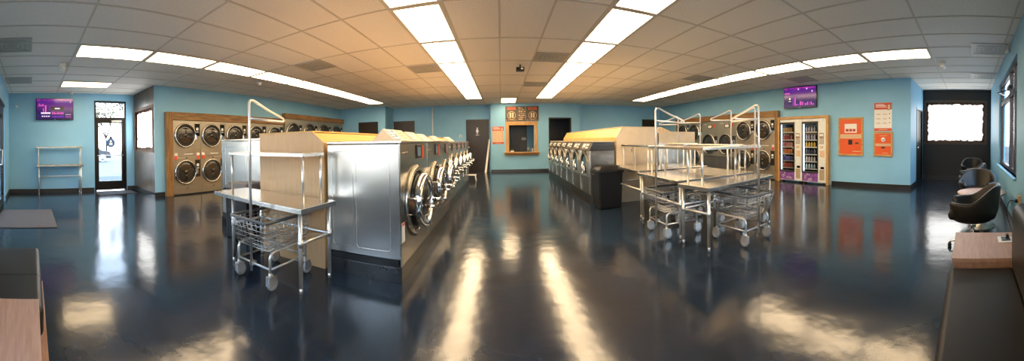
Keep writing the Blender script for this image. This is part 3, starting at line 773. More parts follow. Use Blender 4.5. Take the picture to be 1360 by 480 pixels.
# ------------------------------------------------------------------ trash bins
def bin_(loc, w, d, h, lab):
    t = thing('trash_bin', lab, 'trash bin', loc, 0, 'trash bins')
    bm_ = mat('bin_black', (.010, .010, .011), .35, spec=.3)
    a, b = w/2, d/2
    link('body', MB().add([(-a*.92, -b*.92, 0), (a*.92, -b*.92, 0), (a*.92, b*.92, 0), (-a*.92, b*.92, 0), (-a, -b, h-.1), (a, -b, h-.1), (a, b, h-.1), (-a, b, h-.1)],
        [(3, 2, 1, 0), (4, 5, 6, 7), (0, 1, 5, 4), (1, 2, 6, 5), (2, 3, 7, 6), (3, 0, 4, 7)]), bm_, t, .02)
    link('rim', MB().box(-a-.02, a+.02, -b-.02, b+.02, h-.12, h-.08), bm_, t, .01)
    link('lid', MB().add([(-a-.01, -b-.01, h-.08), (a+.01, -b-.01, h-.08), (a+.01, b+.01, h-.08), (-a-.01, b+.01, h-.08), (-a*.8, -b*.8, h), (a*.8, -b*.8, h), (a*.8, b*.8, h), (-a*.8, b*.8, h)],
        [(3, 2, 1, 0), (4, 5, 6, 7), (0, 1, 5, 4), (1, 2, 6, 5), (2, 3, 7, 6), (3, 0, 4, 7)]), greyp if loc[0] < 0 else bm_, t, .015)
    link('grip', MB().tube([(-a-.02, -b*.3, h-.14), (-a-.045, -b*.3, h-.16), (-a-.045, b*.3, h-.16), (-a-.02, b*.3, h-.14)], .01, 6), blackp, t)
bin_((1.93, 5.20, 0), .46, .38, .77, 'black trash bin at the end of the small washers of the cream-partition island')
bin_((-3.06, 2.60, 0), .46, .26, .74, 'dark grey trash bin behind the left folding table')

# ------------------------------------------------------------------ folding tables with overshelf
def table(label, ox, oy, ang, W, D, z, legs, rails=True, shelf=(.05, None, .30, 1.15), posts=None, sgn=1, group='steel folding tables', name='folding_table'):
    """origin = front-left corner; x along W, y along D (rotated by ang)"""
    t = thing(name, label, 'table', (ox, oy, 0), ang, group)
    top = MB().box(0, W, 0, D, z-.006, z)
    top.box(0, W, 0, .012, z-.045, z-.006).box(0, W, D-.012, D, z-.045, z-.006).box(0, .012, .012, D-.012, z-.045, z-.006).box(W-.012, W, .012, D-.012, z-.045, z-.006)
    tp = link('tabletop', top, steelh, t, .003)
    link('edge_band', MB().box(-.004, 0, 0, D, z-.045, z-.003).box(W, W+.004, 0, D, z-.045, z-.003), bumperm, tp)
    for (lx, ly) in legs:
        lg = link('leg', MB().tube([(lx, ly, .05), (lx, ly, z-.045)], .019, 10), zinc, t)
        link('foot', MB().lathe([(.012, .0), (.016, .004), (.016, .05)], (lx, ly, 0), n=10), steel, lg)
    if rails:
        (a, b, c, d_) = legs; zr = z*.58
        for (p, q) in ((a, d_), (b, c), (d_, c)):
            link('stretcher', MB().tube([(p[0], p[1], zr), (q[0], q[1], zr)], .014, 8), zinc, t)
        mb = MB()
        for (lx, ly) in legs: mb.lathe([(.025, zr-.03), (.025, zr+.03)], (lx, ly, 0), n=10)
        link('clamp', mb, zinc, t)
    if shelf:
        x0, x1, y0, y1, sz = shelf
        sh = link('overshelf', MB().box(x0, x1, y0, y1, sz-.004, sz).box(x0, x1, y0, y0+.01, sz-.035, sz-.004).box(x0, x1, y1-.01, y1, sz-.035, sz-.004).box(x0, x0+.01, y0+.01, y1-.01, sz-.035, sz-.004).box(x1-.01, x1, y0+.01, y1-.01, sz-.035, sz-.004), steelh, t, .002)
        for (px_, py_) in posts: link('shelf_post', MB().tube([(px_, py_, z), (px_, py_, sz-.035)], .014, 8), zinc, t)
    return t
def legs4(W, D, i=.05, l=None, r=None):
    l = i if l is None else l; r = i if r is None else r
    return [(l, i), (W-r, i), (W-r, D-i), (l, D-i)]
# left table (rotated so its left end is farther away)
a = R(-4)
W = 1.34; D = .47
table('steel folding table with raised shelf in front of the tan partition, wire cart beneath', -1.50-W*cos(a), 1.885+W*sin(-a), a, W, D, .715, legs4(W, D, .04, .33, .05),
      shelf=(.10, W-.10, .14, .44, 1.165), posts=[(.13, .17), (W-.13, .17), (W-.13, .42), (.13, .42)])
# right cluster
a = R(9); W = 1.42; D = .49
table('nearest steel folding table of the right group, turned across the others', 2.055, 2.46, a, W, D, .715, legs4(W, D, .045),
      shelf=(.08, W-.06, .16, .46, 1.15), posts=[(.11, .20), (W-.10, .20), (W-.10, .43), (.11, .43), (.75, .20)])
def ytab(label, x0, y0, L, Dp, z, shelf, posts, legs, group='steel folding tables'):
    # long side along world Y; local x -> +Y , local y -> -X ; origin at (x0+Dp, y0)
    return table(label, x0+Dp, y0, pi/2, L, Dp, z, legs, shelf=shelf, posts=posts)
def lg(L, Dp, n, f, i=.04): return [(n, i), (L-f, i), (L-f, Dp-i), (n, Dp-i)]
ytab('aisle-side steel table behind the turned one, wire cart under its near edge', 2.03, 3.02, 1.13, .66, .735, (.06, 1.10, .17, .47, 1.14), [(.10, .20), (1.05, .20), (1.05, .44), (.10, .44)], lg(1.10, .64, .04, .05))
ytab('aisle-side steel table farthest back, next to the cream partition', 2.07, 4.165, 1.23, .66, .755, (.05, 1.15, .17, .47, 1.15), [(.10, .20), (1.10, .20), (1.10, .44), (.10, .44)], lg(1.22, .64, .05, .05))
ytab('dryer-side steel table just behind the turned one', 2.70, 3.02, 1.12, .70, .74, (.06, 1.04, .17, .47, 1.16), [(.10, .20), (1.0, .20), (1.0, .44), (.10, .44)], lg(1.10, .68, .305, .04))
ytab('dryer-side steel table at the back of the right group', 2.74, 4.15, .75, .68, .76, (.05, .69, .17, .47, 1.17), [(.10, .20), (.64, .20), (.64, .44), (.10, .44)], lg(.74, .65, .0+.03, .05))
# steel stand on the left end wall
t = table('narrow steel table with raised shelf against the left end wall under the television', XLA+.44, .13, pi/2, 1.23, .38, .79,
          [(.06, .05), (1.17, .05), (1.17, .33), (.06, .33)], True, (.0, 1.23, .12, .38, 1.262), [(.05, .15), (1.18, .15), (1.18, .35), (.05, .35)], group=None, name='wall_table')
if 'group' in t: del t['group']

# ------------------------------------------------------------------ laundry carts
def cart_proto(mast_h=1.66):
    """centre at origin; mast on the -y rail, bracket pointing +y"""
    t = thing('laundry_cart', '', 'laundry cart')
    a, b = .215, .235      # caster half spacing
    ra, rb, rz = .24, .31, .585   # rim half sizes
    ba, bb, bz = .20, .25, .335
    fr = MB()
    for s in (-1, 1):     # bent U legs under the basket
        fr.tube([(s*a, -b, .13), (s*a, -b, .28), (s*a, -b+.015, .305), (s*a, -b+.05, .32), (s*a, b-.05, .32), (s*a, b-.015, .305), (s*a, b, .28), (s*a, b, .13)], .0125, 8)
    fr.tube([(-a, -b, .18), (a, -b, .18), (a, b, .18), (-a, b, .18)], .0105, 8, True)
    fr.tube([(-a, 0, .32), (a, 0, .32)], .01, 6)
    link('frame', fr, zinc, t)
    for sx in (-1, 1):
        for sy in (-1, 1):
            x, y = sx*a, sy*b; o = .022
            c = link('caster', MB().box(x-.020, x-.015, y-.035, y+.05, .045, .125).box(x+.015, x+.020, y-.035, y+.05, .045, .125).box(x-.02, x+.02, y-.035, y+.03, .12, .128).lathe([(.016, .125), (.016, .15)], (x, y, 0), n=10), zinc, t)
            wm = MB().ring([(.055, -.012), (.058, 0), (.055, .012), (.042, .012), (.042, -.012)], (0, 0, 0), 'y', 20)
            M = Matrix.Translation((x, y+o, .058)) @ Matrix.Rotation(pi/2, 4, 'Z')
            wm.v = [tuple(M @ Vector(p)) for p in wm.v]
            w_ = link('wheel', wm, rubber, c)
            cm = MB().lathe([(.001, .014), (.02, .013), (.042, .010), (.042, -.010), (.02, -.013), (.001, -.014)], (0, 0, 0), 'y', 20)
            cm.v = [tuple(M @ Vector(p)) for p in cm.v]
            link('wheel_core', cm, wheelc, c)
    bk = MB()
    def lvl(f): return ba+(ra-ba)*f, bb+(rb-bb)*f, bz+(rz-bz)*f
    for f in (0, .14, .30, .48, .66, .84):
        x, y, z = lvl(f); bk.tube([(-x, -y, z), (x, -y, z), (x, y, z), (-x, y, z)], .0038 if f else .005, 5, True)
    for i in range(9):
        u = -1+2*i/8
        for s in (-1, 1): bk.tube([(u*ba, s*bb, bz), (u*ra, s*rb, rz)], .0027, 4)
        bk.tube([(u*ba, -bb, bz), (u*ba, bb, bz)], .0027, 4)
    for i in range(1, 11):
        u = -1+2*i/11
        for s in (-1, 1): bk.tube([(s*ba, u*bb, bz), (s*ra, u*rb, rz)], .0027, 4)
        bk.tube([(-ba, u*bb, bz), (ba, u*bb, bz)], .0027, 4)
    link('wire_basket', bk, mat('wire_zinc', (.46, .45, .43), .3, .9), t)
    rim = []
    for (sx, sy, q) in ((1, 1, 0), (-1, 1, 1), (-1, -1, 2), (1, -1, 3)):
        for k in range(4):
            an = q*pi/2+k*pi/6; rim.append((sx*(ra-.03)+.03*cos(an), sy*(rb-.03)+.03*sin(an), rz))
    link('bumper_rim', MB().tube(rim, .015, 8, True), bumperm, t)
    # mast and triangular hanging bracket
    my = -b-.025
    m = MB().tube([(0, my, .12), (0, my, mast_h-.04), (0, my+.015, mast_h-.012), (0, my+.05, mast_h-.01), (0, my+.24, mast_h-.09), (0, my+.43, mast_h-.155), (0, my+.45, mast_h-.175), (0, my+.43, mast_h-.19), (0, my+.01, mast_h-.175)], .0125, 8)
    link('hanging_mast', m, zinc, t)
    link('mast_clamp', MB().box(-.02, .02, my-.005, -b+.02, .17, .20), zinc, t)
    return t
GC = 'wire laundry carts'
c0 = cart_proto(1.655); c0.location = (-1.985, 2.045, 0); c0.rotation_euler.z = R(-2)
c0['label'] = 'wire laundry cart parked under the left folding table'; c0['group'] = GC
dup(c0, (2.175, 3.36, 0), -pi/2, 'wire laundry cart under the aisle-side edge of the right tables')
dup(c0, (2.69, 2.575, 0), R(3), 'wire laundry cart in front, under the nearest turned table on the right')
c1 = cart_proto(1.72); c1.location = (3.22, 3.585, 0); c1.rotation_euler.z = pi/2
c1['label'] = 'wire laundry cart second along the dryer side of the right tables'; c1['group'] = GC
dup(c1, (3.22, 3.055, 0), pi/2, 'wire laundry cart at the dryer-side end of the nearest right table')
dup(c1, (3.22, 4.42, 0), pi/2, 'wire laundry cart third along the dryer side of the right tables')
dup(c1, (3.22, 5.16, 0), pi/2, 'wire laundry cart farthest back, before the steel washer end')

# ------------------------------------------------------------------ televisions
def tv(label, loc, rz, w, h, variant):
    t = thing('television', label, 'television', loc, rz)   # centre at origin, facing -Y
    link('housing', MB().box(-w/2, w/2, 0, .045, -h/2, h/2), blackl, t, .006)
    link('wall_mount', MB().box(-.12, .12, .045, .075, -.12, .12), blackp, t)
    s = link('screen', MB().box(-w/2+.02, w/2-.02, -.003, 0, -h/2+.025, h/2-.02), skyline, t)
    W = w/2-.03; H = h/2-.035; rnd = random.Random(variant)
    p = MB(); q = MB(); k = MB(); v = MB()
    if variant == 1:
        p.box(-W*.55, -W*.48, -.006, -.003, -H*.35, H*.42).box(-W*.66, -W*.62, -.006, -.003, -H*.3, H*.1)
        for i in range(9): p.box(-W+.03+i*.02, -W+.04+i*.02, -.006, -.003, H*.3, H*.3+rnd.uniform(.01, .09))
        q.box(-W*.78, -W*.25, -.007, -.003, -H*.50, -H*.34)
        k.box(-W*.22, W*.50, -.006, -.003, -H*.12, H*.25)
        q.box(-W*.0, W*.28, -.008, -.006, -.0, H*.13)
        for i in range(11):
            x = -W*.16+i*W*.062; p.box(x, x+W*.04, -.006, -.003, -H*.55, -H*rnd.uniform(.28, .42))
            v.box(x, x+W*.045, -.006, -.003, -H*.88, -H*rnd.uniform(.68, .8))
        for i in range(4):
            q.box(W*.62+i*W*.08, W*.66+i*W*.08, -.006, -.003, -H*.62, -H*.54)
            p.box(W*.62+i*W*.08, W*.67+i*W*.08, -.006, -.003, -H*.86, -H*.78)
            q.box(-W*.74+i*W*.12, -W*.66+i*W*.12, -.006, -.003, -H*.82, -H*.70)
        q.box(W*.86, W*.92, -.006, -.003, H*.72, H*.80)
    else:
        k.box(-W*.78, -W*.52, -.006, -.003, -H*.55, H*.05)
        q.prism([(-W*.65+.03*cos(a_*pi/6), -H*.12+.03*sin(a_*pi/6)) for a_ in range(12)], 'y', -.009, -.006)
        q.box(-W*.74, -W*.56, -.008, -.006, -H*.42, -H*.36)
        for i in range(12):
            x = -W*.45+i*W*.115; hh = rnd.uniform(.1, .9)
            (p if i % 3 else v).box(x, x+W*.06, -.006, -.003, -H*.85, -H*.85+H*1.1*hh*(.9 if i < 4 else .5))
        for (x, z) in ((-W*.12, H*.78), (W*.42, H*.78), (W*.75, H*.5)): q.box(x, x+.03, -.006, -.003, z, z+.04)
        p.box(-W, -W*.65, -.006, -.003, H*.42, H*.52)
    link('screen_skyline', p, pinkl, s); link('screen_text', q, whil, s); link('screen_caption', k, blackl, s); link('screen_tiles', v, purl, s)
    link('brand_mark', MB().box(-.02, .02, -.004, 0, -h/2+.006, -h/2+.014), silver, t)
tv('wide television showing a purple skyline high on the left end wall', (XLA+.08, .645, 2.29), pi/2, 1.03, .585, 1)
tv('television showing a purple skyline above the vending machines', (XR-.11, 4.55, 2.41), -pi/2+R(5), 1.04, .60, 2)

# ------------------------------------------------------------------ vending machines, panels, posters (right wall)
t = thing('vending_surround', 'light wood surround framing the two vending machines', 'wood surround', (XR, 4.465, 0), -pi/2)
link('upright', MB().box(-.83, -.765, -.16, -.003, 0, 1.87), pinelv, t, .003); link('upright', MB().box(.765, .83, -.16, -.003, 0, 1.87), pinelv, t, .003)
link('header_board', MB().box(-.765, .765, -.16, -.003, 1.80, 1.87), pinel, t, .003)
def vending(label, y, kind):
    t = thing('vending_machine', label, 'vending machine', (XR-.13, y, 0), -pi/2, 'vending machines'); W = .378; h = 1.795
    sil = silver
    # hollow cabinet
    link('cabinet', MB().box(-W, W, .10, .12, .05, h).box(-W, -W+.02, 0, .10, .05, h).box(W-.26, W, 0, .10, .05, h).box(-W+.02, W-.26, 0, .10, h-.13, h).box(-W+.02, W-.26, 0, .10, .05, .33), sil, t, .003)
    link('liner', MB().box(-W+.02, W-.26, .095, .1, .33, h-.13), blackl, t)
    link('light_tube', MB().tube([(-W+.045, .02, .36), (-W+.045, .02, h-.15)], .013, 8), vlight, t)
    link('window_frame', MB().box(-W+.0, -W+.03, -.02, 0, .30, h-.08).box(W-.27, W-.245, -.02, 0, .30, h-.08).box(-W+.03, W-.27, -.02, 0, h-.13, h-.08).box(-W+.03, W-.27, -.02, 0, .30, .33), blackp, t)
    pf = link('purple_graphic', MB().box(-W+.005, W-.255, -.010, 0, .07, .295), purple, t)
    rnd = random.Random(int(y*10)); bm_ = MB()
    for i in range(7):
        cx, cz, r_ = rnd.uniform(-W+.06, W-.32), rnd.uniform(.11, .26), rnd.uniform(.012, .034)
        bm_.ring([(r_, .010), (r_, .013), (r_-.008, .013), (r_-.008, .010)], (cx, 0, cz), 'y', 14)
    link('bubble_graphic', bm_, whitel, pf)
    bm_ = MB()
    for i in range(12):
        cx, cz, r_ = rnd.uniform(W-.22, W-.03), rnd.uniform(.45, 1.7), rnd.uniform(.008, .022)
        bm_.ring([(r_, 0), (r_, .004), (r_-.005, .004), (r_-.005, 0)], (cx, 0, cz), 'y', 12)
    link('bubble_print', bm_, whitel, t)
    k = link('keypad', MB().box(W-.20, W-.07, -.010, 0, 1.10, 1.40), mat('keypad_tan', (.30, .22, .15), .5), t)
    mb = MB()
    for i in range(4):
        for j in range(3): mb.box(W-.19+.042*j, W-.165+.042*j, -.014, -.010, 1.12+.035*i, 1.14+.035*i)
    mb.box(W-.19, W-.08, -.013, -.010, 1.31, 1.37); link('keys', mb, silver, k)
    link('card_reader', MB().box(W-.18, W-.09, -.02, 0, .98, 1.05), creamp, t, .004)
    link('payment_plate', MB().box(W-.19, W-.05, -.006, 0, .74, .92), creamp, t)
    link('coin_return', MB().box(W-.17, W-.06, -.008, 0, .42, .48), blackl, t)
    link('lower_grille', MB().box(W-.20, W-.06, -.006, 0, .12, .40), mat('grille_tan', (.40, .31, .20), .6), t)
    link('foot', MB().box(-W+.02, -W+.1, .0, .1, 0, .05).box(W-.1, W-.02, .0, .1, 0, .05), blackp, t)
    zs = [.42, .62, .82, 1.02, 1.22, 1.44]
    for i, z in enumerate(zs):
        sh = link('shelf', MB().box(-W+.06, W-.27, .02, .094, z-.012, z-.002), greyp, t)
        link('price_rail', MB().box(-W+.06, W-.27, .014, .02, z-.03, z-.002), zinc if kind == 'snack' else silver, sh)
    # goods: top-level things
    cols = {'snack': [(.45, .1, .08), (.10, .12, .45), (.55, .18, .05), (.6, .2, .25), (.35, .08, .10), (.5, .3, .1)],
            'drink': [(.55, .75, .85), (.75, .7, .72), (.10, .12, .2), (.85, .60, .05), (.55, .6, .8), (.6, .62, .75)]}[kind]
    nm = ['lowest', 'second lowest', 'third lowest', 'third highest', 'second highest', 'top']
    cn = {'snack': ['red', 'blue', 'orange', 'pink', 'dark red', 'brown'], 'drink': ['pale blue', 'pinkish white', 'dark', 'yellow', 'blue', 'lilac']}[kind]
    for i, z in enumerate(zs):
        base = None
        for j in range(4):
            wx = XR-.13+.055; wy = y-(-W+.115+.085*j)
            mm = mat('%s_goods_%d' % (kind, i), cols[i], .35)
            if base is None:
                if kind == 'snack':
                    mb = MB().box(-.028, .028, -.02, .02, .006, .115).box(-.031, .031, -.003, .003, 0, .006).box(-.031, .031, -.003, .003, .115, .125)
                    base = link('snack_packet', mb, mm, None, .004); cat = 'snack'
                else:
                    mb = MB().lathe([(.022, 0), (.027, .006), (.027, .085), (.024, .10), (.010, .122), (.010, .135), (.001, .136)], n=14)
                    base = link('drink_bottle', mb, mm); cat = 'bottle'
                c = base
            else:
                c = base.copy(); COL.objects.link(c)
            c.location = (wx, wy, z-.001); c.rotation_euler.z = -pi/2
            tag(c, '%s %s on the %s shelf of the %s vending machine' % (cn[i], 'snack packet' if kind == 'snack' else 'drink bottle', nm[i], 'left' if kind == 'snack' else 'right'),
                cat, 'goods on the %s shelf of the %s machine' % (nm[i], 'left' if kind == 'snack' else 'right'))
    link('window_glass', MB().box(-W+.03, W-.27, -.012, -.008, .33, h-.13), mat('clear_pane', (.95, .97, .97), .02, trans=1.), t)
vending('left snack vending machine with purple bubble base', 4.847, 'snack')
vending('right drink vending machine with yellow bottles and purple bubble base', 4.083, 'drink')
# orange payment panels
def pay_panel(label, yc, z0, z1, w, big):
    t = thing('payment_station', label, 'payment panel', (XR-.001, yc, z0), -pi/2); a = w/2; h = z1-z0; f = .05
    link('panel', MB().box(-a+f, a-f, -.02, -.001, f, h-f), redo, t)
    link('wood_frame', MB().box(-a, -a+f, -.035, 0, 0, h).box(a-f, a, -.035, 0, 0, h).box(-a+f, a-f, -.035, 0, 0, f).box(-a+f, a-f, -.035, 0, h-f, h), pinel, t, .003)
    if big:
        n = link('notice', MB().box(-.17, .17, -.024, -.02, h*.60, h*.83), whitel, t)
        link('card_logos', MB().box(-.14, -.05, -.027, -.024, h*.63, h*.70).box(-.035, .045, -.027, -.024, h*.63, h*.70).box(.06, .14, -.027, -.024, h*.63, h*.70), red, n)
        link('card_marks', MB().box(-.12, -.08, -.029, -.027, h*.65, h*.68).box(-.015, .025, -.029, -.027, h*.65, h*.68).box(.08, .12, -.029, -.027, h*.65, h*.68), dot, n)
        b_ = link('banner', MB().box(-a+f, a-f, -.023, -.02, h*.45, h*.56), creamp, t)
        mb = MB()
        for i in range(18): mb.box(-a+f+.02+i*.03, -a+f+.04+i*.03, -.025, -.023, h*.485, h*.51+.01*(i % 3))
        link('banner_text', mb, mat('faint_print', (.62, .42, .28), .6), b_)
        link('card_slot', MB().box(-.06, .05, -.045, -.02, h*.29, h*.42), blackp, t, .005)
        link('bill_slot', MB().box(.13, .22, -.035, -.02, h*.31, h*.35), dot, t)
        link('small_text', MB().box(.05, .28, -.023, -.02, h*.105, h*.125), creamp, t)
    else:
        lg_ = link('round_logo', MB().lathe([(.055, .003), (.055, 0)], (0, -.02, h*.68), 'y', 24), whitel, t)
        link('logo_mark', MB().box(-.03, .03, -.0265, -.023, h*.66, h*.70), mat('logo_blue', (.30, .2, .5), .5), lg_)
        b_ = link('banner', MB().box(-a+f, a-f, -.023, -.02, h*.42, h*.52), creamp, t)
        mb = MB()
        for i in range(10): mb.box(-a+f+.02+i*.033, -a+f+.042+i*.033, -.025, -.023, h*.455, h*.48)
        link('banner_text', mb, MATS['faint_print'], b_)
        link('card_slot', MB().box(-.05, .05, -.032, -.02, h*.33, h*.39), blackp, t, .003)
        link('small_text', MB().box(-.02, .13, -.023, -.02, h*.13, h*.15).box(-.1, .1, -.023, -.02, h*.83, h*.845), creamp, t)
pay_panel('large orange payment panel in a wood frame right of the vending machines', 3.04, .80, 1.80, .70, True)
pay_panel('small orange payment panel in a wood frame below the poster', 2.155, .80, 1.42, .50, False)
def poster(label, loc, rz, w, h, kind):
    t = thing('poster', label, 'poster', loc, rz); a = w/2
    link('sheet', MB().box(-a, a, -.006, 0, 0, h), creamp if kind == 2 else whitel, t)
    hd = link('heading_band', MB().box(-a, a, -.009, -.006, h*.76, h), red, t)
    link('heading_text', MB().box(-a+.04, a*.3, -.011, -.009, h*.885, h*.91).box(-a+.04, a*.1, -.011, -.009, h*.93, h*.95).box(-a+.04, a*.4, -.011, -.009, h*.84, h*.86), whitel, hd)
    ph = link('phone_picture', MB().box(a-.12, a-.035, -.012, -.009, h*.74, h*.95), boardm, hd)
    link('phone_screen', MB().box(a-.11, a-.045, -.014, -.012, h*.76, h*.93), creamp, ph)
    mb = MB()
    for r_ in range(3):
        for c in range(2):
            x = -a+.05+c*.17; z = h*(.60-.16*r_)
            mb.box(x, x+.10, -.008, -.006, z, z+.012).box(x+.01, x+.12, -.008, -.006, z-.02, z-.010)
    link('body_text', mb, mat('tan_print', (.55, .42, .30), .6), t)
    mb = MB()
    for r_ in range(3): mb.prism([(a-.06+.014*cos(q*pi/5), h*(.61-.16*r_)+.014*sin(q*pi/5)) for q in range(10)], 'y', -.008, -.006)
    link('step_icon', mb, dot, t)
    f_ = link('footer_band', MB().box(-a, a, -.009, -.006, 0, h*.10), red, t)
    link('footer_text', MB().box(-a*.5, a*.5, -.011, -.009, h*.04, h*.06), creamp, f_)
poster('red and cream instruction poster above the small orange payment panel', (XR-.001, 2.165, 1.44), -pi/2, .46, .71, 1)
poster('red and cream instruction poster left of the service window', (-.105, YC-.001, 1.13), 0, .46, .69, 2)

# ------------------------------------------------------------------ service window (kiosk)
t = thing('service_window_frame', 'light pine frame and counter shelf around the service window', 'window frame', (.835, YC, 0))
link('frame', MB().box(-.64, -.51, -.03, .16, .80, 2.02).box(.51, .64, -.03, .16, .80, 2.02).box(-.51, .51, -.03, .16, 1.87, 2.02), pinelv, t, .004)
link('counter_shelf', MB().box(-.70, .70, -.22, .16, .76, .80), pinel, t, .004)
link('apron', MB().box(-.68, .68, -.06, -.002, .66, .76), pinel, t, .004)
# menu board
t = thing('menu_board', 'dark price board with three panels above the service window', 'sign', (.855, YC-.001, 2.035)); 
for i, (x0, x1) in enumerate(((-.66, -.17), (-.165, .175), (.18, .67))):
    p = link('board_panel', MB().box(x0, x1, -.03, 0, 0, .59), boardm, t, .003); c = (x0+x1)/2
    if i != 1:
        link('red_heading', MB().box(c-.17, c+.17, -.035, -.03, .45, .55), red, p)
        link('heading_text', MB().box(c-.13, c+.13, -.038, -.035, .475, .49).box(c-.11, c+.10, -.038, -.035, .505, .525), boardm, p)
        link('drawn_circle', MB().ring([(.165, .03), (.165, .035), (.150, .035), (.150, .03)], (c, 0, .22), 'y', 32), creamp, p)
        link('washer_drawing', MB().box(c-.08, c-.015, -.036, -.03, .13, .33).box(c+.015, c+.08, -.036, -.03, .13, .33), creamp, p)
        mb = MB()
        for k in range(6): mb.box(c-.22+.075*k, c-.19+.075*k, -.036, -.03, .02+.01*(k % 2), .05)
        link('price_text', mb, creamp, p)
    else:
        mb = MB(); rnd = random.Random(5)
        for r_ in range(7):
            z = .05+.075*r_; x = -.14
            while x < .12:
                l = rnd.uniform(.02, .07)
                if rnd.random() < .8: mb.box(c+x, c+min(x+l, .14), -.036, -.03, z, z+rnd.uniform(.015, .04))
                x += l+.015
        link('chalk_text', mb, creamp, p)
# inside the office
B('office_door', (.42, 1.16, 13.33, 13.372, 0, 2.05), doorm)['label'] = 'brown door in the back wall of the office behind the service window'
bpy.data.objects['office_door']['category'] = 'door'
t = thing('door_sign', 'small white sign on the brown office door', 'sign', (1.02, 13.329, 1.28)); link('plate', MB().box(-.09, .09, -.006, 0, 0, .11), whitel, t)
link('sign_text', MB().box(-.06, .06, -.008, -.006, .03, .045).box(-.06, .06, -.008, -.006, .06, .08), greyp, t)
t = thing('office_desk', 'dark desk inside the office behind the service window', 'desk', (.75, 12.7, 0))
link('desktop', MB().box(-.70, .70, -.28, .28, .72, .75), doorm, t); link('leg', MB().box(-.68, -.64, -.26, .26, 0, .72), doorm, t); link('leg', MB().box(.64, .68, -.26, .26, 0, .72), doorm, t)
t = thing('office_chair', 'black office chair seen through the service window', 'chair', (.55, 13.04, 0))
link('backrest', MB().prism([(-.22, .62), (.22, .62), (.26, .85), (.2, 1.08), (-.2, 1.08), (-.26, .85)], 'y', 0, .06), leather, t, .02)
link('seat', MB().box(-.24, .24, -.12, .24, .42, .5), leather, t, .03)
link('pedestal', MB().tube([(0, .06, .02), (0, .06, .42)], .03), blackp, t); link('base', MB().box(-.24, .24, .04, .08, 0, .04).box(-.02, .02, -.18, .26, 0, .04), blackp, t)
t = thing('payment_terminal', 'small white device on the left end of the service counter', 'terminal', (.45, YC+.05, .80))
link('body', MB().box(-.07, .07, -.05, .05, 0, .05), white, t, .01); link('display', MB().box(-.05, .05, -.052, .0, .05, .10), greyp, t)
t = thing('hand_pump_bottle', 'white pump bottle on the right end of the service counter', 'bottle', (1.27, YC+.05, .80))
link('bottle', MB().lathe([(.028, 0), (.03, .01), (.03, .12), (.012, .15)], n=16), white, t); link('pump', MB().tube([(0, 0, .15), (0, 0, .19), (-.03, 0, .19)], .006, 6), blackp, t)
t = thing('small_plant', 'small plant in a dark pot on the service counter beside the pump bottle', 'plant', (1.11, YC+.05, .80))
link('pot', MB().lathe([(.03, 0), (.04, .07), (.001, .065)], n=14), greyp, t)
mb = MB(); rnd = random.Random(9)
for i in range(14):
    a_ = rnd.uniform(0, 6.28); r_ = rnd.uniform(.03, .09); z = rnd.uniform(.12, .22)
    mb.tube([(0, 0, .06), (cos(a_)*r_*.4, sin(a_)*r_*.4, z*.8), (cos(a_)*r_, sin(a_)*r_, z)], [.004, .010, .002], 4)
link('leaves', mb, mat('pale_leaf', (.45, .5, .42), .6), t)
# thermostat, leaning board, step stool
t = thing('wall_sensor', 'small white square sensor on the blue wall left of the restroom door', 'sensor', (-1.66, YB1, 1.47))
link('cover', MB().box(-.05, .05, -.02, 0, -.05, .05), white, t, .006); link('eye', MB().lathe([(.02, .006), (.022, 0)], (0, -.02, 0), 'y', 14), blackp, t)
o = link('leaning_board', MB().add([(-.66, 11.80, 0), (-.58, 11.80, 0), (-.58, 11.83, 0), (-.66, 11.83, 0), (-.50, 12.24, 1.32), (-.43, 12.24, 1.32), (-.43, 12.27, 1.32), (-.50, 12.27, 1.32)], [(3, 2, 1, 0), (4, 5, 6, 7), (0, 1, 5, 4), (1, 2, 6, 5), (2, 3, 7, 6), (3, 0, 4, 7)]), white); tag(o, 'narrow white board leaning in the corner beside the restroom door', 'board')
t = thing('step_stool', 'small white step stool on the floor at the far end of the left washers', 'stool', (-.93, 9.38, 0))
link('step', MB().box(-.14, .14, -.09, .09, .17, .20), white, t, .01)
for sx in (-1, 1):
    for sy in (-1, 1): link('leg', MB().tube([(sx*.14, sy*.1, 0), (sx*.11, sy*.07, .17)], .014, 6), white, t)

# ------------------------------------------------------------------ seating by the windows
def cushion(x0, x1, y0, y1, z0, z1, r=.05, n=4):
    """box whose edges a bevel rounds"""
    mb = MB().box(x0, x1, y0, y1, z0, z1); mb.sm = [True]*6; mb.round = r
    return mb
def sofa(label, x0, x1, yf, zs, yb, seams, m, side_seam=0, side_seams=()):
    t = thing('waiting_bench', label, 'bench', ((x0+x1)/2, yf, 0)); c = (x0+x1)/2
    xs = [x0]+seams+[x1]
    for a, b in zip(xs[:-1], xs[1:]):
        link('seat_cushion', cushion(a-c, b-c-.002, yb-yf, 0, zs-.16, zs, .035), m, t)
        link('back_cushion', cushion(a-c, b-c-.002, YW+.06-yf, yb-yf+.03, zs-.02, zs+.40, .06), m, t)
    if side_seam: link('base_rail', MB().box(x0-c, x1-c+.5, -.022, .025, .12, .165), walnut, t, .003)
    for sx_ in side_seams: link('cushion_seam', MB().tube([(sx_-c, yb-yf, zs), (sx_-c, -.03, zs), (sx_-c, -.008, zs-.012), (sx_-c, 0, zs-.035), (sx_-c, 0, zs-.12)], .003, 6), blackp, t)
    link('base', MB().box(x0-c+.03, x1-c-.03, YW+.08-yf, -.05, .10, zs-.15), mat('bench_base', (.02, .018, .016), .5), t)
    for x in (x0-c+.08, x1-c-.08):
        for y in (YW+.12-yf, -.12): link('leg', MB().tube([(x, y, 0), (x, y, .11)], .02, 8), zinc, t)
sofa('black leather waiting bench in the lower left corner of the photo', -2.43, -1.50, .055, .44, -.30, [], leather, 1, (-1.90,))
sofa('dark brown leather waiting bench in the lower right corner of the photo', .55, 1.84, .125, .455, -.285, [], leatherb)
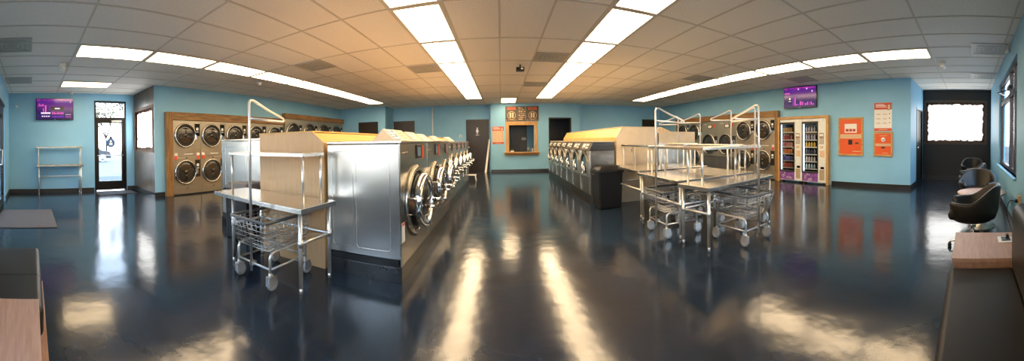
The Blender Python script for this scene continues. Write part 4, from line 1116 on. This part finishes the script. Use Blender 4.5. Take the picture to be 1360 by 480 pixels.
def end_table(label, x0, x1, y0, y1, z, power):
    t = thing('end_table', label, 'table', ((x0+x1)/2, (y0+y1)/2, 0)); a, b = (x1-x0)/2, (y1-y0)/2
    tp = link('tabletop', MB().box(-a, a, -b, b, z-.03, z), walnut, t, .002)
    link('lower_shelf', MB().box(-a+.02, a-.02, -b+.02, b-.002, .17, .195), walnut, t, .002)
    link('side_panel', MB().box(-a+.01, -a+.03, -b+.01, b-.01, 0, z-.03), walnut, t); link('side_panel', MB().box(a-.03, a-.01, -b+.01, b-.01, 0, z-.03), walnut, t)
    link('apron', MB().box(-a+.03, a-.03, b-.04, b-.022, z-.11, z-.035), walnut, t)
    if power:
        px0, py0 = -a+.34, -b+.20
        pw = link('power_module', MB().box(px0-.06, px0+.06, py0-.05, py0+.06, z, z+.006), white, t, .003)
        link('socket', MB().box(px0-.04, px0+.04, py0-.03, py0+.035, z+.006, z+.010), blackp, pw)
        link('plug', MB().box(px0-.01, px0+.03, py0-.02, py0+.0, z+.01, z+.04), blackp, pw, .004)
end_table('pale wood end table beside the lower left bench', -1.475, -.95, -.50, .03, .50, False)
end_table('pale wood end table with a power socket beside the lower right bench', 1.85, 2.37, -.47, .11, .50, True)

def tub_chair(label, loc, rz, m):
    t = thing('tub_chair', label, 'chair', loc, rz, 'swivel tub chairs')   # faces +X local
    # shell swept around the seat; low at the front (phi=0), high at the back (phi=pi)
    n = 28; mb = MB(); vs = []
    a0, a1 = R(38), R(322)
    def ring_(f):   # f in 0..1 around
        ph = a0+(a1-a0)*f; back = (1-cos(ph))/2
        k = max(0, (back-.42)/.58); k = k*k*(3-2*k)
        top = .535+.185*k
        return ph, top
    prof = []
    for i in range(n+1):
        ph, top = ring_(i/n); cx, sy = cos(ph), sin(ph)
        rb_, rt = .20, .315+.015*(1-abs(2*i/n-1))
        # outside bottom, outside mid, outside top, rim, inside top, inside bottom
        pts = [(rb_, .30), (rb_+.07, .33), (rt-.02, .44), (rt, top-.03), (rt-.012, top), (rt-.045, top-.004), (rt-.055, top-.03), (rt-.075, .45), (.19, .40)]
        sq = 1.0
        vs += [(r_*cx*1.02, r_*sy*1.0, z) for r_, z in pts]
    m_ = 9
    fs = [(i*m_+k, i*m_+k+1, (i+1)*m_+k+1, (i+1)*m_+k) for i in range(n) for k in range(m_-1)]
    fs += [(i*m_+m_-1, i*m_, (i+1)*m_, (i+1)*m_+m_-1) for i in range(n)]
    fs += [tuple(range(m_)), tuple(n*m_+k for k in range(m_-1, -1, -1))]
    mb.add(vs, fs, True)
    sh = link('shell', mb, m, t)
    link('seat_cushion', cushion(-.20, .27, -.215, .215, .33, .44, .045), m, t)
    link('seat_pan', MB().lathe([(.10, .27), (.22, .30), (.24, .335)], n=24), m, t)
    link('pedestal', MB().lathe([(.028, .06), (.028, .20), (.045, .21), (.05, .272)], n=16), chrome, t)
    for k in range(5):
        an = 2*pi*k/5+.3; c, s = cos(an), sin(an)
        l = link('base_arm', MB().tube([(0, 0, .09), (c*.12, s*.12, .085), (c*.27, s*.27, .055)], [.02, .016, .010], 8), chrome, t)
        link('glide', MB().lathe([(.022, 0), (.024, .03), (.008, .052)], (c*.27, s*.27, 0), n=12), blackp, l)
    return t
tc = tub_chair('brown leather swivel tub chair nearest, in front of the round side table', (3.52, -.03, 0), R(88), leatherb)
dup(tc, (5.05, -.12, 0), R(172), 'dark swivel tub chair just beyond the round side table, facing the camera')
dup(tc, (6.55, -.02, 0), R(95), 'third dark swivel tub chair from the camera along the windows')
dup(tc, (8.2, -.06, 0), R(178), 'farthest dark swivel tub chair against the black end wall')
t = thing('round_side_table', 'round pale wood side table between the two nearer tub chairs', 'table', (4.28, -.17, 0))
link('tabletop', MB().lathe([(.34, .465), (.35, .468), (.35, .487), (.345, .49), (.001, .49)], n=40), walnut, t)
link('pedestal', MB().lathe([(.20, 0), (.20, .012), (.03, .03), (.028, .45), (.10, .465)], n=24), zinc, t)
# outlet with a plugged cable on the pier
t = thing('wall_outlet', 'cream outlet box on the wall at the right edge of the photo', 'outlet', (3.62, YW, .49))
link('box', MB().box(-.05, .05, 0, .035, -.07, .07), creamp, t, .004); link('plug', MB().box(-.02, .02, .035, .07, -.02, .02), blackp, t, .004)
pts = [(3.62, -.555, .49), (3.62, -.49, .49), (3.56, -.445, .41), (3.48, -.45, .30), (3.35, -.49, .20), (2.95, -.55, .12), (2.5, -.56, .06)]
def smooth_pts(p, n=6):
    P = [Vector(q) for q in p]; out = []
    for i in range(len(P)-1):
        a, b, c, d = P[max(i-1, 0)], P[i], P[i+1], P[min(i+2, len(P)-1)]
        for k in range(n):
            s = k/n; out.append(.5*((2*b)+(-a+c)*s+(2*a-5*b+4*c-d)*s*s+(-a+3*b-3*c+d)*s**3))
    return out+[P[-1]]
tag(link('power_cord', MB().tube(smooth_pts(pts), .006, 6), blackp), 'black power cord hanging from the wall outlet at the right edge', 'cord')
tag(link('floor_mat', MB().box(-5.95, -4.62, YW+.03, .39, 0, .012), matm, None, .003), 'grey speckled entrance mat at the left windows', 'mat')
tag(link('floor_mat', MB().box(-8.05, -7.5, 1.72, 2.75, 0, .01), mat('dark_mat', (.05, .055, .065), .9), None, .003), 'thin dark mat inside the left glass door', 'mat')
t = thing('security_camera', 'small white camera high on the left corner of the end wall', 'camera', (XLA, -.42, 2.38))
link('bracket', MB().box(0, .03, -.025, .025, -.025, .025), white, t); link('camera_body', MB().tube([(.03, 0, 0), (.11, .03, -.02)], .028, 12), white, t)
t = thing('security_camera', 'small white camera by the ceiling over the right windows', 'camera', (4.75, YW+.02, 2.66))
link('bracket', MB().box(-.02, .02, -.02, .02, -.02, .09), white, t); link('camera_body', MB().tube([(0, 0, -.01), (-.06, .05, -.03)], .028, 12), white, t)

# ------------------------------------------------------------------ light and camera
w = bpy.data.worlds.new('World'); scene.world = w; w.use_nodes = True; nt = w.node_tree
bg = nt.nodes['Background']; bg.inputs['Strength'].default_value = 10.0
tcw = nt.nodes.new('ShaderNodeTexCoord'); sp = nt.nodes.new('ShaderNodeSeparateXYZ'); nt.links.new(tcw.outputs['Generated'], sp.inputs[0])
rp = nt.nodes.new('ShaderNodeValToRGB'); nt.links.new(sp.outputs['Z'], rp.inputs[0])
rp.color_ramp.elements[0].color = (1., .97, .94, 1); rp.color_ramp.elements[1].color = (.38, .62, 1., 1); rp.color_ramp.elements[1].position = .6
nt.links.new(rp.outputs[0], bg.inputs['Color'])

cam = bpy.data.cameras.new('Camera'); co = bpy.data.objects.new('Camera', cam); COL.objects.link(co); scene.camera = co
cam.type = 'PANO'; cam.panorama_type = 'CENTRAL_CYLINDRICAL'
F, X0, YH = 396.9, 665.3, 190.8
cam.central_cylindrical_range_u_min = (0-X0)/F; cam.central_cylindrical_range_u_max = (1360-X0)/F
cam.central_cylindrical_range_v_min = -(480-YH)/F; cam.central_cylindrical_range_v_max = YH/F
cam.central_cylindrical_radius = 1.0
p, r = .008, .0138
Rp = Matrix(((1, 0, 0), (0, cos(p), -sin(p)), (0, sin(p), cos(p)))); Rr = Matrix(((cos(r), 0, -sin(r)), (0, 1, 0), (sin(r), 0, cos(r))))
Rw = (Rr @ Rp).transposed()           # camera axes (right, forward, up) to world
base = Matrix(((1, 0, 0), (0, 0, -1), (0, 1, 0)))   # camera-local (x, y up, -z forward) to (right, forward, up)
co.matrix_world = Matrix.Translation((0, 0, 1.242)) @ (Rw @ base).to_4x4()
cam.clip_start = .05; cam.clip_end = 300
vs = scene.view_settings; vs.view_transform = 'Standard'; vs.look = 'None'; vs.gamma = 1; vs.exposure = 0.47; vs.use_curve_mapping = False
scene.cycles.use_denoising = True
scene.cycles.max_bounces = 8; scene.cycles.diffuse_bounces = 5; scene.cycles.glossy_bounces = 5; scene.cycles.transmission_bounces = 6
scene.cycles.sample_clamp_indirect = 8.0
